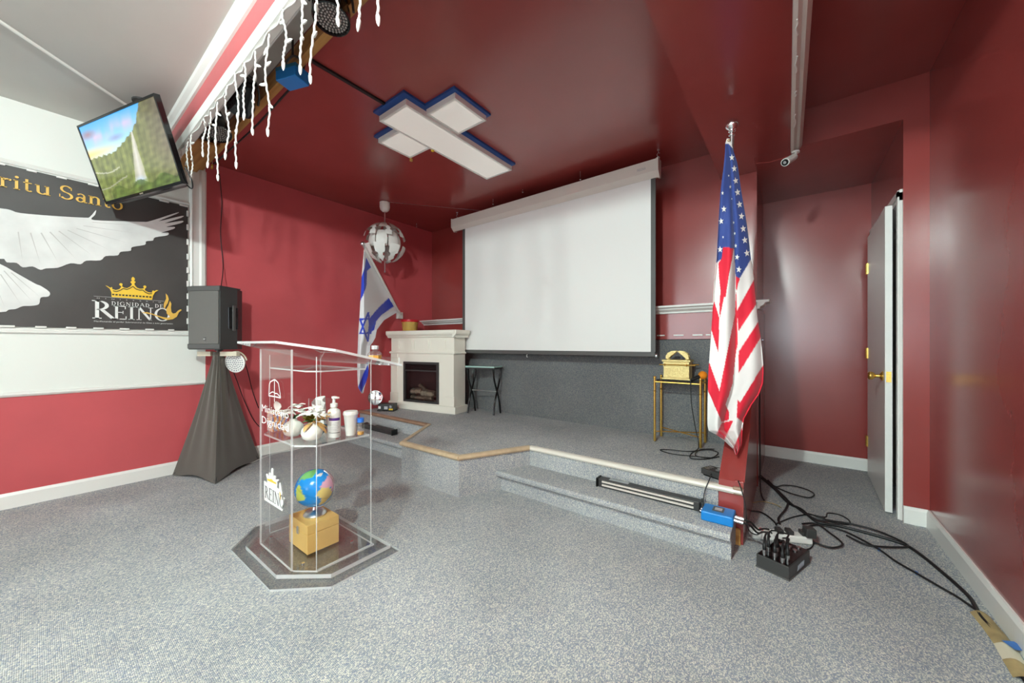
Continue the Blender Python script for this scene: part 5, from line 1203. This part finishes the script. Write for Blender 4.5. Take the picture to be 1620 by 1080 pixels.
for (x, zt, zb_, hook) in ((-3.46, 2.512, 2.344, 0), (-3.26, 2.505, 2.269, 0), (-3.154, 2.512, 2.24, 0), (-2.852, 2.50, 2.312, -1), (-2.743, 2.50, 2.223, -1), (-2.607, 2.512, 2.087, 0), (-2.42, 2.512, 2.155, 0), (-2.264, 2.512, 2.055, 0), (-2.152, 2.512, 2.271, 0), (-2.014, 2.512, 2.16, -1), (-1.857, 2.505, 2.084, 0), (-1.674, 2.512, 2.291, 0), (-1.514, 2.512, 2.207, 0), (-1.399, 2.507, 2.142, -1), (-1.093, 2.51, 2.159, 0), (-.993, 2.51, 2.11, 0), (-1.25, 2.51, 2.25, 0)):
    n = 9; y0 = .636; pts = []
    for k in range(n):
        t = k/(n-1); dx = .008*math.sin(t*9+x*20)+(hook*-.0 if t < .7 else hook*.05*(t-.7)/.3); pts.append((x+dx, y0-.004+.006*math.sin(t*7+x*9), zt+(zb_-zt)*t))
    sp_ = cr(pts, 4)
    tw = [p+Vector((.0016*math.cos(i*1.9), .0016*math.sin(i*1.9), 0)) for i, p in enumerate(sp_)]
    so = MB().tube(tw, .0042, 6).build('strand', 'white_plastic', il, 70)
    nb = max(3, int((zt-zb_)/.075))
    for k in range(nb):
        p = sp_[int((k+.8)/nb*(len(sp_)-1))] if k < nb-1 else sp_[-1]; b = bpy.data.objects.new('bulb', bulb_me); C.objects.link(b); b.parent = so
        b.location = p-Vector(il.location); a = random.uniform(0, 2*PI)
        b.rotation_euler = (0, random.choice((-1, 1))*random.uniform(1.2, 2.3), random.uniform(-.5, .5)) if k < nb-1 else (PI, random.uniform(-.3, .3), 0)
        b.scale = (1.25,)*3
    tops.append((x, zt))
tops.sort(); pts = []
for (x, z), (x2, z2_) in zip(tops[:-1], tops[1:]): pts += [(x, .633, 2.513), ((x+x2)/2, .640, 2.503)]
MB().tube(cr(pts+[(tops[-1][0], .633, 2.513)], 3), .004, 6).build('main_wire', 'white_plastic', il, 60)
o = MB().tube(cr([(-3.9, .93, 2.66), (-3.3, .935, 2.645), (-2.9, .93, 2.63), (-2.5, .935, 2.655), (-2.25, .935, 2.67), (-2.2, .94, 2.76)], 6), .006, 6).build('beam_cable', 'cable_black'); tag(o, 'black cable sagging along the wooden joist under the beam', 'cable')
o = MB().tube(cr([(-3.0, .75, 2.74), (-2.6, .72, 2.70), (-2.2, .74, 2.68), (-1.95, .72, 2.72), (-1.6, .74, 2.74)], 6), .006, 6).build('light_cable', 'cable_black'); tag(o, 'black power cable slung between the par cans above the beam', 'cable')
yf = thing('yellow_ornament', 'tiny yellow flower ornament at the left end of the wooden joist', 'ornament', on(336, 264, Y=.93))
pc_ = Vector(on(336, 264, Y=.93))
for k in range(5): 
    m = MB(); leaf(m, pc_, pc_+Vector((.022*math.cos(k*2*PI/5), -.004, .022*math.sin(k*2*PI/5))), .007, .002); m.build('petal', 'yellow_flower', yf, 80)
MB().ball(pc_+Vector((0, -.004, 0)), .005, 8).tube([pc_, pc_+Vector((0, .0, .07))], .0015, 5).build('flower_centre', 'white_plastic', yf)

# ------------------------------------------------------------------ security camera under the soffit moulding
sv = thing('security_camera', 'white bullet security camera under the end of the soffit moulding', 'camera', (.03, 3.28, 2.49))
ca, cb_ = Vector((-.03, 3.13, 2.37)), Vector((.012, 3.22, 2.425)); dv = (ca-cb_).normalized()
MB().cyl(cb_-dv*.02, ca, .022, .026, n=20).build('camera_body', 'white_plastic', sv, 50)
MB().cyl(ca, ca+dv*.004, .021, n=20).build('lens_face', 'black_gloss', sv)
MB().cyl(ca+dv*.003, ca+dv*.007, .010, n=14).build('lens', 'chrome', sv)
MB().tube(cr([cb_, (.02, 3.25, 2.44), (.028, 3.275, 2.47), (.028, 3.28, 2.487)], 4), .009, 8).cyl((.028, 3.28, 2.478), (.028, 3.28, 2.489), .024, n=16).build('mount_arm', 'white_plastic', sv, 50)
o = MB().tube([(-.205, 3.34, 2.50), (-.12, 3.26, 2.45), (-.02, 3.18, 2.425)], .004, 6).build('camera_wire', 'red_gloss'); tag(o, 'thin dark red wire running to the security camera', 'wire')
